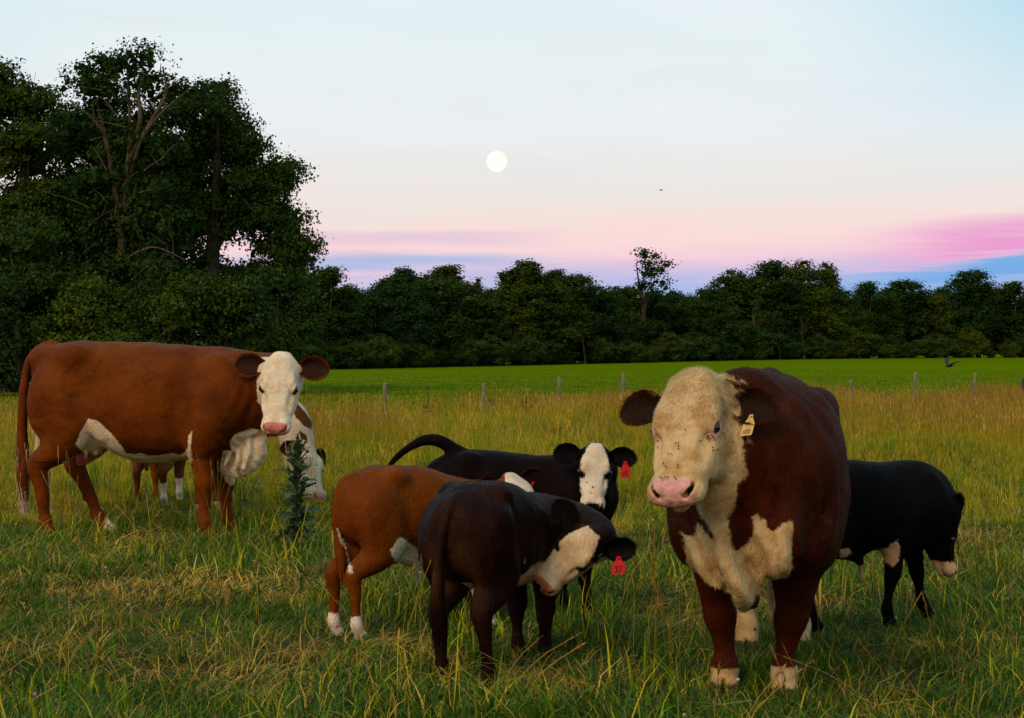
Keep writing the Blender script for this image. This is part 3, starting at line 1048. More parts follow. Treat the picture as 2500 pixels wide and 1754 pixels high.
def build_head(F, hd, st=COWHEAD, wk=1.0, k=0.03, jaw=True, brow=1.0, poll=0.0):
    L = hd.L
    st = np.array(st, float) * L
    st[:, 3] *= wk
    F.loft(st, k=k, e=2.35, frame=(hd.P, hd.R))
    Rm = hd.R
    for s in (-1, 1):
        F.ell(hd.g(.30, s * .17 * wk, .0), np.array([.13, .07, .075]) * L * brow, 0.05 * L * 1.6, Rm)          # brow over the eye
        F.ell(hd.g(.50, s * .165 * wk, -.22), np.array([.19, .055, .17]) * L, 0.12 * L, Rm)                    # cheek
        F.ell(hd.g(.925, s * .108 * wk, -.085), np.array([.075, .062, .065]) * L, 0.05 * L, Rm)                # nostril wing
        F.ell(hd.g(.86, s * .125 * wk, -.19), np.array([.10, .07, .07]) * L, 0.06 * L, Rm)                     # upper lip
        F.ell(hd.g(.39, s * .222 * wk, -.035), np.array([.068, .05, .052]) * L, 0.035 * L, Rm)                 # lids
        F.ell(hd.g(.40, s * .262 * wk, -.032), np.array([.050, .048, .034]) * L, 0.018 * L, Rm, carve=True)    # eye opening
        F.ell(hd.g(.60, s * .19 * wk, -.03), np.array([.12, .04, .035]) * L, 0.06 * L, Rm, carve=True)         # hollow below the eye
        n0 = hd.g(.985, s * .095 * wk, -.110); n1 = hd.g(.915, s * .158 * wk, -.058)
        F.tube(np.array([[*n0, .024 * L], [*hd.g(.962, s * .132 * wk, -.075), .024 * L], [*n1, .015 * L]]), 0.02 * L, 3, carve=True)
        F.ell(hd.g(.05, s * .18 * wk, -.13), np.array([.06, .09, .06]) * L, 0.09 * L, Rm)                      # ear base
    if jaw:
        F.tube(np.array([[*hd.g(.35, 0, -.40), .11 * L], [*hd.g(.65, 0, -.325), .095 * L], [*hd.g(.86, 0, -.27), .085 * L], [*hd.g(.94, 0, -.255), .065 * L]]), 0.014 * L, 4)
    if poll:
        F.ell(hd.g(-.02, 0, .03), np.array([.13, .15, .10]) * L * poll, 0.08 * L, Rm)


def head_paint(H, wk=1.0):
    """nose pad and mouth line in head units -> (pink, dark) distances in head lengths"""
    x, y, z = H.T
    ay = np.abs(y) / wk
    u = np.minimum((x - .965) / .082, 0)
    v = ay / (.172 + .30 * np.minimum(z + .05, 0))
    pad = np.minimum.reduce([.085 * (1 - (np.abs(u) ** 2.6 + np.abs(v) ** 2.6) ** (1 / 2.6)), z + .218, .3 - np.abs(z)])
    mouth = np.minimum(.012 - np.abs(z + .236 - .03 * np.clip((x - .8) / .2, -1, 1)), x - .70)
    nos = .025 - np.sqrt(((x - .955) * .50) ** 2 + ((ay - .128 + .5 * (x - .955)) * .9) ** 2 + ((z + .09) * .45) ** 2)
    return pad, np.maximum(mouth, np.where(z > -.17, nos, -.3)), ay


def hindleg(side, hx, zs, rs, xs=1.0, foot=(0, 0), yw=1.0, ry=None):
    p = np.array([(.03, .075, .70, .118), (.085, .085, .57, .105), (.10, .09, .49, .080), (.03, .09, .425, .058), (-.065, .085, .365, .040), (-.082, .085, .325, .036), (-.066, .085, .255, .0275),
                  (-.055, .085, .17, .0255), (-.05, .085, .12, .028), (-.045, .085, .085, .034), (-.03, .085, .05, .029), (-.012, .085, .018, .036)])
    return _leg(p, side, hx, zs, rs, xs, foot, yw, .66)


def foreleg(side, hx, zs, rs, xs=1.0, foot=(0, 0), yw=1.0):
    p = np.array([(.02, .095, .66, .105), (.035, .115, .56, .088), (-.015, .105, .47, .066), (-.012, .09, .385, .048), (0, .085, .31, .039), (.004, .085, .27, .0405), (0, .085, .235, .033),
                  (0, .085, .165, .0255), (0, .085, .115, .028), (.006, .085, .08, .034), (.02, .085, .045, .029), (.032, .085, .017, .036)])
    return _leg(p, side, hx, zs, rs, xs, foot, yw, .62)


def _leg(p, side, hx, zs, rs, xs, foot, yw, zt):
    q = p.copy()
    w = np.clip(1 - p[:, 2] / zt, 0, 1)
    q[:, 0] = hx + p[:, 0] * xs + w * foot[0]
    q[:, 1] = side * p[:, 1] * yw + w * foot[1]
    q[:, 2] = p[:, 2] * zs
    q[:, 3] = p[:, 3] * rs
    return q


def add_hoof_gap(F, leg, rs):
    x, y, z, r = leg[-1]
    F.ell((x + r * 0.9, y, z), (r * .9, r * .10, r * 1.1), 0.008, carve=True)


def ear_mesh(hd, s, L, W, fwd, drop=0.0, back=0.0, open_n=None, base=(.03, .20, -.10), direct=None, wk=1.0):
    """cupped leaf-shaped ear: two skins with a rim; returns vertices, faces, inner mask"""
    b = hd.g(base[0], s * base[1] * wk, base[2])
    d = hd.d(*(direct if direct is not None else (drop, s * 1.0, -back)))
    n = hd.d(*(open_n if open_n is not None else (.15, 0, 1)))
    n = unit(n - np.dot(n, d) * d)
    c = np.cross(n, d)
    nu, nv = 18, 13
    u = np.linspace(0, 1, nu)[:, None]; v = np.linspace(-1, 1, nv)[None, :]
    prof = np.interp(u[:, 0], [0, .1, .25, .45, .65, .82, .93, 1.0], [.32, .46, .82, 1.0, 1.0, .84, .54, .05])[:, None]
    cup = np.interp(u[:, 0], [0, .25, .6, 1.0], [.95, .75, .42, .12])[:, None]
    ang = v * (0.55 + cup * 1.0)
    rad = prof * W / (0.75 + cup * .35)
    cy = np.sin(ang) * rad
    cz = (1 - np.cos(ang)) * rad * 1.1 - cup * 0.25 * W + 0.10 * L * u ** 2
    S = b + (u * L)[..., None] * d + cy[..., None] * c + cz[..., None] * n
    th = 0.010 * (L / .2)
    back_ = S - n * th * (1 - 0.75 * np.abs(v[..., None]) ** 3) * (1 - .6 * u[..., None])
    V = np.concatenate([S.reshape(-1, 3), back_.reshape(-1, 3)])
    i = (np.arange(nu - 1)[:, None] * nv + np.arange(nv - 1)[None, :])
    f1 = np.stack([i, i + nv, i + nv + 1, i + 1], -1).reshape(-1, 4)
    o = nu * nv
    f2 = f1[:, ::-1] + o
    e = []
    for j in range(nu - 1):
        e.append((j * nv, o + j * nv, o + (j + 1) * nv, (j + 1) * nv))
        e.append((j * nv + nv - 1, (j + 1) * nv + nv - 1, o + (j + 1) * nv + nv - 1, o + j * nv + nv - 1))
    for j in range(nv - 1):
        a = (nu - 1) * nv + j
        e.append((a, a + 1 + 0, o + a + 1, o + a)[::-1])
    F = np.vstack([f1, f2, np.array(e)])
    inner = np.concatenate([np.ones(o), np.zeros(o)])
    rimv = np.concatenate([np.abs(np.broadcast_to(v, (nu, nv))).ravel()] * 2)
    uu = np.concatenate([np.broadcast_to(u, (nu, nv)).ravel()] * 2)
    return V, F, inner, rimv, uu, (b, d, n, c)


def fur_mesh(V, F, N, attrs, count, r, length, width, flow, lift=0.25, curl=0.0, mask=None):
    """short hairs on the skin: thin triangles rooted in it, shaded with the skin's own normals"""
    A, B, C, D = V[F[:, 0]], V[F[:, 1]], V[F[:, 2]], V[F[:, 3]]
    area = np.linalg.norm(np.cross(C - A, D - B), axis=1) * 0.5
    if mask is not None:
        area = area * mask[F].mean(1)
    p = area / area.sum()
    fi = r.choice(len(F), count, p=p)
    a, b = r.uniform(0, 1, (2, count, 1))
    w = [(1 - a) * (1 - b), a * (1 - b), a * b, (1 - a) * b]
    I = [F[fi, j] for j in range(4)]
    P = sum(w[j] * V[I[j]] for j in range(4))
    n = sum(w[j] * N[I[j]] for j in range(4)); n /= np.linalg.norm(n, axis=1)[:, None] + 1e-9
    fl = flow(P)
    fl = fl + r.normal(0, 0.28, (count, 3))
    if curl:
        q = np.stack([vnoise(P, 16, s) for s in (21, 22, 23)], 1) - .5
        cm = curl(P)[:, None] if callable(curl) else curl
        fl = fl + q * 4.5 * cm
    fl -= (fl * n).sum(1)[:, None] * n
    fl /= np.linalg.norm(fl, axis=1)[:, None] + 1e-9
    ln = (length(P) if callable(length) else np.full(count, length)) * r.uniform(0.6, 1.3, count)
    dr = fl + n * (lift * r.uniform(0.4, 1.6, (count, 1)))
    dr /= np.linalg.norm(dr, axis=1)[:, None]
    side = np.cross(dr, n); side /= np.linalg.norm(side, axis=1)[:, None] + 1e-9
    wd = width * r.uniform(.7, 1.3, (count, 1))
    root = P - n * 0.002
    tip = P + dr * ln[:, None]
    HV = np.stack([root - side * wd, root + side * wd, tip], 1).reshape(-1, 3)
    HF = np.arange(3 * count).reshape(-1, 3)
    hn = n + r.normal(0, .22, (count, 3)); hn /= np.linalg.norm(hn, axis=1)[:, None]
    HN = np.repeat(hn, 3, axis=0)
    at_ = {}
    for kx in attrs:
        v = sum(w[j][:, 0] * attrs[kx][I[j]] for j in range(4))
        at_[kx] = np.repeat(v, 3)
    at_['r'] = np.repeat(r.uniform(0, 1, count), 3)
    return HV, HF, HN, at_


M_eye = plain_mat('eye', (0.006, 0.004, 0.003), 0.08, 0.6, 20, 0.2)
M_tag_red = plain_mat('red_tag', (0.62, 0.008, 0.010), 0.4, 0.4, 25, 0.12)
M_tag_yellow = plain_mat('yellow_tag', (0.55, 0.36, 0.07), 0.45, 0.4, 25, 0.2)
M_ink = plain_mat('tag_ink', (0.012, 0.010, 0.012), 0.6, 0.3)


def sphere_mesh(c, r, nu=12, nv=16):
    th = np.linspace(0, np.pi, nu)[:, None]; ph = np.linspace(0, 2 * np.pi, nv, endpoint=False)[None, :]
    V = np.stack([np.sin(th) * np.cos(ph), np.sin(th) * np.sin(ph), np.cos(th) + 0 * ph], -1).reshape(-1, 3) * r + np.asarray(c)
    i = np.arange(nu - 1)[:, None] * nv; j = np.arange(nv)[None, :]; j2 = (j + 1) % nv
    F = np.stack([i + j, i + nv + j, i + nv + j2, i + j2], -1).reshape(-1, 4)
    return V, F


def add_eyes(an, hd, wk, r=0.05):
    for s in (-1, 1):
        c = hd.g(.40, s * (.2245 * wk), -.033)
        V, F = sphere_mesh(c, r * hd.L * 1.04)
        mk('eye', V, F, M_eye, an.root)


def on_ear(fr, L, W, u=.62, v=.35):
    """a spot on the lower half of the ear, just proud of its inner skin"""
    b, d, n, c = fr
    s = 1 if c[2] < 0 else -1
    return b + d * (u * L) + c * (s * v * W) + n * (.42 * W + .010)


def ear_tag(an, pos, right, down, w, h, mat, digits, nrm):
    """flat plastic tag with a narrow neck; digits as raised ink strokes"""
    right, down, nrm = unit(right), unit(down), unit(nrm)
    out = np.array([(-.16, 0), (.16, 0), (.20, .16), (.46, .42), (.5, .5), (.5, .96), (.46, 1), (-.46, 1), (-.5, .96), (-.5, .5), (-.46, .42), (-.20, .16)])
    P = pos + (out[:, :1] * w) * right + (out[:, 1:] * h) * down
    th = 0.002
    # curved a little: the lower edge comes forward
    fwd = (out[:, 1:] ** 2) * 0.05 * h * nrm
    V = np.vstack([P + nrm * th + fwd, P - nrm * th + fwd])
    n = len(out)
    me = bpy.data.meshes.new('ear_tag')
    me.from_pydata(V.tolist(), [], [list(range(n)), list(range(2 * n - 1, n - 1, -1))] + [[i, i + n, (i + 1) % n + n, (i + 1) % n] for i in range(n)])
    me.materials.append(mat)
    o = bpy.data.objects.new('ear_tag', me)
    COL.objects.link(o); o.parent = an.root
    # button
    V, F = sphere_mesh(pos + 0.08 * h * down + nrm * .004, 0.10 * w, 6, 8)
    mk('button', V, F, mat, o)
    strokes = {'3': [(0, 0), (.9, .02), (.45, .42), (.95, .62), (.75, .97), (0, .95)], '7': [(0, .03), (.95, 0), (.35, 1)], '4': [(.62, 1), (.72, 0), (0, .66), (.95, .62)],
               '5': [(.95, 0), (.15, .02), (.08, .45), (.7, .45), (.9, .75), (.6, 1), (0, .97)],
               '0': [(.2, .1), (.8, .1), (.9, .5), (.8, .9), (.2, .9), (.1, .5), (.2, .1)], '8': [(.5, .45), (.1, .2), (.5, 0), (.9, .2), (.1, .8), (.5, 1), (.9, .8), (.5, .45)]}
    nd = len(digits)
    cw = 0.62 / nd
    for i, ch in enumerate(digits):
        pts = np.array(strokes[ch])
        x = -.31 + i * cw + pts[:, 0] * cw * .78
        y = (.56 + pts[:, 1] * .33) if nd < 3 else (.70 + pts[:, 1] * .2)
        Q = pos + (x * w)[:, None] * right + (y * h)[:, None] * down + (y[:, None] ** 2 * 0.05 * h + th + .0012) * nrm
        V, F = tube_mesh(catmull(Q, 3) if ch in '3580' else np.repeat(Q, 1, 0), np.full(len(catmull(Q, 3)) if ch in '3580' else len(Q), (.036 if nd < 3 else .018) * w), 5)
        mk('digit', V, F, M_ink, o)
    return o


def finish_animal(an, F, hd, paint, fur_n, fur_len, fur_w=0.0009, wk=1.0, disp=None, eye_r=0.05, eye=True, ears=(), curl=0.0, tailhair=None, lift=0.22, noise=0.004, fur_mask=None, flow=None):
    """skin mesh, markings, hair, ears"""
    # soft irregular musculature
    sl, (X, Y, Z) = F.box(F.lo, F.lo + F.n * F.h, 0)
    band = np.argwhere(np.abs(F.a) < 4 * F.h)
    Pb = F.lo + band * F.h
    Hb = hd.loc(Pb)
    offh = .12 + .88 * np.clip((np.linalg.norm((Hb - np.array([.45, 0, -.15])) / np.array([.70, .38, .42]), axis=1) - 1) / .25, 0, 1)
    F.a[band[:, 0], band[:, 1], band[:, 2]] += (((vnoise(Pb, 7.0, 31) - .5) * 2 * noise + (vnoise(Pb, 17.0, 32) - .5) * noise * .9) * offh).astype(np.float32)
    if disp is not None:
        F.a[band[:, 0], band[:, 1], band[:, 2]] += (disp(Pb) * np.where(offh < 1, np.maximum(offh - .12, 0), 1)).astype(np.float32)
    V, Q = F.mesh()
    N = F.grad(V)
    low = V[V[:, 2] < .05][::6]
    if len(low):
        FEET.append((low @ an.R + an.o)[:, :2])
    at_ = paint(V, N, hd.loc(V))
    for kx in ('w', 'p', 'k'):
        at_.setdefault(kx, np.full(len(V), -0.3))
    at_.setdefault('t', np.zeros(len(V)))
    at_['r'] = np.full(len(V), 0.42)
    mk('body', V, Q, an.mat, an.root, at_)
    if flow is None:
        hax = hd.R[0]; hp = hd.P
        def flow(P):
            f = np.tile(np.array([-1.0, 0, -0.75]), (len(P), 1))
            H = hd.loc(P)
            inh = np.clip(1.2 - np.linalg.norm((H - np.array([.45, 0, -.2])) / np.array([.62, .35, .35]), axis=1), 0, .3) / .3
            down = np.array([0, 0, -1.0])
            low = np.clip((0.45 - P[:, 2]) / .2, 0, 1)[:, None]
            f = f * (1 - low) + down * low
            return f * (1 - inh[:, None]) + hax * inh[:, None] * -0.9 * np.where(H[:, :1] < .45, -1, 1)
    fa = {kx: at_[kx] for kx in ('w', 'p', 'k', 't')}
    m = np.where(at_['p'] > -.002, 0.0, 1.0) * (V[:, 2] > .03)
    if fur_mask is not None:
        m = m * fur_mask(V)
    parts = [fur_mesh(V, Q, N, fa, fur_n, an.r, fur_len, fur_w, flow, lift, curl, m)]
    ear_info = []
    for e in ears:
        EV, EF, inner, rim, uu, fr = ear_mesh(hd, **e['geo'], wk=wk)
        n = len(EV)
        wv = e.get('white', lambda i, rm, u: np.full(n, -.3))(inner, rim, uu)
        kv = e.get('dark', lambda i, rm, u: np.where(i > .5, .02 - .03 * np.clip((rm - .55) / .4, 0, 1), -.03))(inner, rim, uu)
        ea = {'w': wv, 'k': kv, 'p': np.full(n, -.3), 'r': np.where(inner > .5, .3, .5)}
        mk('ear', EV, EF, an.mat, an.root, ea)
        me_n = np.where(inner[:, None] > .5, fr[2], -fr[2])
        en = me_n + .7 * (EV - (fr[0] + ((EV - fr[0]) @ fr[1])[:, None] * fr[1])) / .1
        en /= np.linalg.norm(en, axis=1)[:, None]
        L = e['geo']['L']
        parts.append(fur_mesh(EV, EF, en, {k_: ea[k_] for k_ in ('w', 'p', 'k')}, int(900 + 60000 * L * L), an.r, .09 * L, fur_w * .9, lambda P, d=fr[1]: np.tile(d, (len(P), 1)), .35, 0.0,
                              0.25 + rim * 1.0))
        ear_info.append(fr)
    if tailhair:
        for (pts, wv, cnt, spread, ln) in tailhair:
            pts = np.asarray(pts, float)
            T = an.r.uniform(0, 1, cnt)
            seg = np.linspace(0, 1, len(pts))
            P = np.stack([np.interp(T, seg, pts[:, i]) for i in range(3)], 1)
            G = np.gradient(pts, axis=0); G /= np.linalg.norm(G, axis=1)[:, None]
            D = np.stack([np.interp(T, seg, G[:, i]) for i in range(3)], 1)
            P = P + an.r.normal(0, spread, (cnt, 3)) * (1 - .5 * T[:, None])
            D = D + an.r.normal(0, .10, (cnt, 3)); D[:, 2] -= .25; D /= np.linalg.norm(D, axis=1)[:, None]
            n = an.r.normal(0, 1, (cnt, 3)); n -= (n * D).sum(1)[:, None] * D; n /= np.linalg.norm(n, axis=1)[:, None]
            n += np.array([0, 0, .3])
            sd = np.cross(D, n); sd /= np.linalg.norm(sd, axis=1)[:, None]
            ll = ln * an.r.uniform(.5, 1.2, (cnt, 1))
            HV = np.stack([P - sd * .0013, P + sd * .0013, P + D * ll], 1).reshape(-1, 3)
            ww = wv(T) if callable(wv) else np.full(cnt, wv)
            parts.append((HV, np.arange(3 * cnt).reshape(-1, 3), np.repeat(n / np.linalg.norm(n, axis=1)[:, None], 3, 0),
                          {'w': np.repeat(ww, 3), 'p': np.full(3 * cnt, -.3), 'k': np.full(3 * cnt, -.3), 'r': np.repeat(an.r.uniform(0, 1, cnt), 3)}))
    o = 0
    FV, FF, FN, FA = [], [], [], {k_: [] for k_ in ('w', 'p', 'k', 'r', 't')}
    for hv, hf, hn, ha in parts:
        FV.append(hv); FF.append(hf + o); FN.append(hn); o += len(hv)
        for k_ in FA:
            FA[k_].append(ha[k_] if k_ in ha else np.zeros(len(hv)))
    fo = mk('coat_hair', np.vstack(FV), np.vstack(FF), an.mat, an.root, {k_: np.concatenate(v) for k_, v in FA.items()}, normals=np.vstack(FN))
    if eye:
        add_eyes(an, hd, wk, eye_r)
    return V, Q, ear_info


# ---------------------------------------------------------------- the brown cow
def lash(an, hd, wk, mat):
    pass


def build_brown_cow():
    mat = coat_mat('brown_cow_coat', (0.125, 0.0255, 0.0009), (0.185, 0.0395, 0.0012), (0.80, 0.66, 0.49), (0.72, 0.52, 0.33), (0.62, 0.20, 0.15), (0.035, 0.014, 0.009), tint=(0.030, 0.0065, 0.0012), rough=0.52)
    an = Animal('brown_cow', 'large brown cow with white face standing side on, head turned to look out', 'cow', (-2.98, 13.9), math.radians(-3), mat, 1, 'grown cattle of the herd')
    F = Field((-1.05, -.85, -.01), (1.5, .6, 1.68), 0.0098)
    st = [(-.80, 1.30, 1.10, .05), (-.77, 1.44, .98, .15), (-.68, 1.505, .86, .225), (-.55, 1.525, .84, .27), (-.40, 1.548, .83, .31), (-.24, 1.535, .72, .35), (-.05, 1.525, .615, .385), (.15, 1.525, .585, .395),
          (.35, 1.515, .60, .375), (.52, 1.50, .62, .335), (.68, 1.49, .63, .30), (.82, 1.455, .66, .265), (.93, 1.40, .76, .20), (1.0, 1.28, .90, .12), (1.03, 1.2, 1.0, .05)]
    F.loft(st, 0.05, 2.35)
    zs = 1.66; rs = 1.58
    legs = [hindleg(-1, -.585, zs, rs, 1.55, (.0, .0), 2.25), hindleg(1, -.585, zs, rs, 1.55, (.36, .0), 2.25),
            foreleg(-1, .60, zs, rs, 1.6, (-.01, .02), 2.1), foreleg(1, .62, zs, rs, 1.6, (.10, -.02), 2.1)]
    for L in legs:
        L[2:8, 3] *= np.array([1.05, 1.28, 1.42, 1.40, 1.38, 1.22])
        F.tube(L, 0.05, 5)
        add_hoof_gap(F, L, rs)
    for s in (-1, 1):
        F.ell((-.40, s * .27, 1.43), (.085, .06, .07), .10)
        F.tube(np.array([(-.40, s * .25, 1.42, .05), (-.56, s * .20, 1.43, .045), (-.72, s * .11, 1.41, .05)]), .09, 3)
        F.ell((-.52, s * .30, 1.22), (.10, .05, .10), .10, carve=True)                 # hook bone
        F.ell((-.72, s * .12, 1.40), (.07, .06, .08), .07)                  # pin bone
        F.ell((-.55, s * .245, 1.05), (.22, .10, .30), .10)                 # thigh
        F.ell((.72, s * .245, 1.12), (.16, .075, .30), .10)                 # shoulder
        F.ell((.60, s * .26, .82), (.15, .08, .15), .08)
        F.ell((-.25, s * .385, 1.24), (.13, .055, .16), .12, carve=True)
        F.ell((.44, s * .40, 1.02), (.05, .05, .30), .10, carve=True)      # hollow before the hook
    # neck and head, turned round to the photographer
    P = an.loc((-1.765, 13.46, 1.385))
    hd = Head(P, an.dirn((-.05, -.36, -.93)), an.dirn((.0, -1, .3)), .55)
    nb = hd.g(.16, 0, -.26)
    F.tube(np.array([(.72, .02, 1.12, .34), (.90, .0, 1.17, .285), (1.06, -.07, 1.21, .235), (1.17, -.2, 1.23, .20), (*nb, .165)]), .08, 6)
    F.tube(np.array([(.75, .0, .92, .22), (.95, -.02, .93, .16), (1.08, -.12, .98, .12), (*hd.g(.45, 0, -.42), .09)]), .08, 5)
    build_head(F, hd, brow=.8)
    F.ell(hd.g(-.04, 0, -.04), np.array([.10, .13, .09]) * hd.L, .09, hd.R)
    # dewlap and brisket fold
    F.tube(np.array([(.86, 0, .80, .12), (.93, -.02, .70, .12), (.90, -.03, .60, .10), (.80, -.02, .56, .08), (.68, 0, .60, .08)]), .05, 5, flat=((0, 1, 0), 1.25))
    F.tube(np.array([(1.06, -.12, .95, .06), (1.02, -.08, .80, .06), (.95, -.05, .62, .055), (.82, -.03, .52, .045), (.72, -.02, .53, .035)]), .03, 5, flat=((0, 1, 0), 1.8))
    for q in ((.80, -.115, .74, .74, -.135, .56), (.86, -.12, .70, .82, -.12, .53), (.94, -.12, .76, .90, -.115, .55), (.76, -.12, .80, .98, -.13, .83)):
        F.tube(np.array([(q[0], q[1], q[2], .016), ((q[0] + q[3]) / 2 + .012, q[1] - .012, (q[2] + q[5]) / 2, .02), (q[3], q[4], q[5], .014)]), .03, 4)
    # udder, flank fold
    F.ell((-.36, -.02, .80), (.17, .15, .13), .05)
    F.tube(np.array([(-.46, -.20, .80, .035), (-.40, -.25, .90, .04), (-.30, -.26, .93, .04), (-.2, -.22, .80, .03)]), .06, 4)
    for tx, ty, tz in ((-.425, -.10, .645), (-.365, -.11, .625), (-.30, -.05, .655), (-.41, .07, .645), (-.30, .06, .65)):
        F.tube(np.array([(tx, ty, .74, .022), (tx, ty, tz + .04, .018), (tx + .006, ty, tz, .013)]), .02, 3)
    # tail hanging clear of the rump
    tail = np.array([(-.66, 0, 1.50, .05), (-.76, -.01, 1.46, .046), (-.84, -.02, 1.36, .038), (-.875, -.03, 1.20, .033), (-.885, -.03, 1.0, .029), (-.89, -.03, .80, .033), (-.885, -.03, .62, .045), (-.88, -.03, .45, .05), (-.875, -.03, .30, .03)])
    F.tube(tail, .03, 5)

    strip = [(184, 1084), (200, 1050), (216, 1022), (236, 1026), (258, 1046), (275, 1062), (298, 1092), (315, 1121), (353, 1129), (392, 1124), (430, 1116), (452, 1104), (464, 1084), (470, 1125), (440, 1160), (300, 1165), (215, 1118)]
    sliver = [(469, 1052), (461, 1064), (458, 1088), (464, 1110), (466, 1085)]
    dew = [(559, 1082), (572, 1062), (590, 1056), (611, 1046), (643, 1052), (662, 1078), (672, 1113), (655, 1150), (610, 1190), (560, 1185), (535, 1150), (547, 1090)]
    sock = [(240, 1325), (262, 1258), (300, 1300), (300, 1330)]

    def paint(V, N, H):
        px, py, s = an.photo(V)
        cam_side = np.where(V[:, 1] < .12, 0, -.3)
        w = (np.maximum(polysd(px, py, strip), polysd(px, py, sliver)) / s)
        w = np.where((V[:, 2] < .95) & (V[:, 0] < .55), np.minimum(w, cam_side + .3), -.3)
        under = np.where((V[:, 0] > -.5) & (V[:, 0] < .5) & (V[:, 2] > .5), (-N[:, 2] - .80) * .2, -.3)
        w = np.maximum(w, under)
        wd = np.where((V[:, 0] > .62) & (V[:, 2] < 1.1), polysd(px, py, dew) / s, -.3)
        wd = np.where((V[:, 0] < .80) & (np.abs(V[:, 1]) > .15) & (V[:, 2] < .75), -.3, wd)
        w = np.maximum(w, wd)
        w = np.maximum(w, np.where((V[:, 2] < .35) & (V[:, 1] > .02), polysd(px, py, sock) / s, -.3))
        w = np.maximum(w, np.where((V[:, 0] < -.8) & (V[:, 2] < .66), -.02, -.3))
        x, y, z = H.T
        face = np.minimum.reduce([x + .14, z + .40 - .25 * np.clip(.25 - x, 0, 1), 1.2 - x, .33 - np.abs(y)]) * hd.L
        inside = (x > -.2) & (x < 1.15) & (np.abs(y) < .4) & (z > -.55) & (z < .3)
        w = np.maximum(w, np.where(inside, face, -.3))
        pad, dk, ay = head_paint(H)
        p = np.where(inside, pad * hd.L, -.3)
        p = np.maximum(p, np.where((V[:, 0] < -.25) & (V[:, 0] > -.5) & (V[:, 2] < .652) & (V[:, 2] > .55) & (np.abs(V[:, 1]) < .16), .02, -.3))
        eyer = .064 - np.sqrt(((x - .405) * .95) ** 2 + (np.abs(y) - .235) ** 2 * .6 + ((z + .035) * 1.35) ** 2)
        k = np.where(inside, np.maximum(dk, eyer) * hd.L, -.3)
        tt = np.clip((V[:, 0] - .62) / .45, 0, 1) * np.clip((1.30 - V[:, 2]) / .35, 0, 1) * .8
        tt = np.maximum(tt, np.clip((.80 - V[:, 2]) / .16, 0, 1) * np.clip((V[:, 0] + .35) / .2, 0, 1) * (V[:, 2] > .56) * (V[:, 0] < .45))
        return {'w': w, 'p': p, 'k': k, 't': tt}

    ears = [dict(geo=dict(s=s, L=.25, W=.098, fwd=0, direct=(.04, s * 1.0, -.12), open_n=(.25, s * .15, 1)),
                 dark=lambda i, rm, u: np.where(i > .5, .015 - .03 * np.clip((rm - .6) / .35, 0, 1), -.03)) for s in (-1, 1)]
    tp = [(-.89, -.03, .72), (-.885, -.03, .55), (-.88, -.03, .40), (-.875, -.03, .30)]
    th = [(tp, lambda T: np.where(np.random.default_rng(3).uniform(0, 1, len(T)) < .25 + .5 * T, .02, -.06), 2200, .024, .15)]
    def disp(P):
        x, y, z = P.T
        mid = np.clip(1 - np.abs(x - .05) / .42, 0, 1) * np.clip(1 - np.abs(z - 1.02) / .34, 0, 1)
        ribs = .0045 * np.sin((x + .25 * (z - 1.0)) * 2 * np.pi / .115) * mid
        neck = np.clip((x - .78) / .15, 0, 1) * np.clip(1 - np.abs(z - 1.08) / .28, 0, 1)
        folds = .006 * np.sin((x * .9 - .35 * z) * 2 * np.pi / .085 + 2.5 * vnoise(P, 5, 61)) * neck
        big = .012 * (vnoise(P, 3.2, 62) - .5) * 2 * (z > .6)
        dw = np.clip((x - .66) / .1, 0, 1) * np.clip((.92 - z) / .12, 0, 1)
        crease = .0045 * np.sin((x * .9 + z * .5 + .10 * vnoise(P, 6, 63)) * 2 * np.pi / .075) * dw
        return ribs + folds + big + crease
    finish_animal(an, F, hd, paint, 90000, lambda P: np.full(len(P), .016), .0013, ears=ears, tailhair=th, noise=.005, disp=disp)


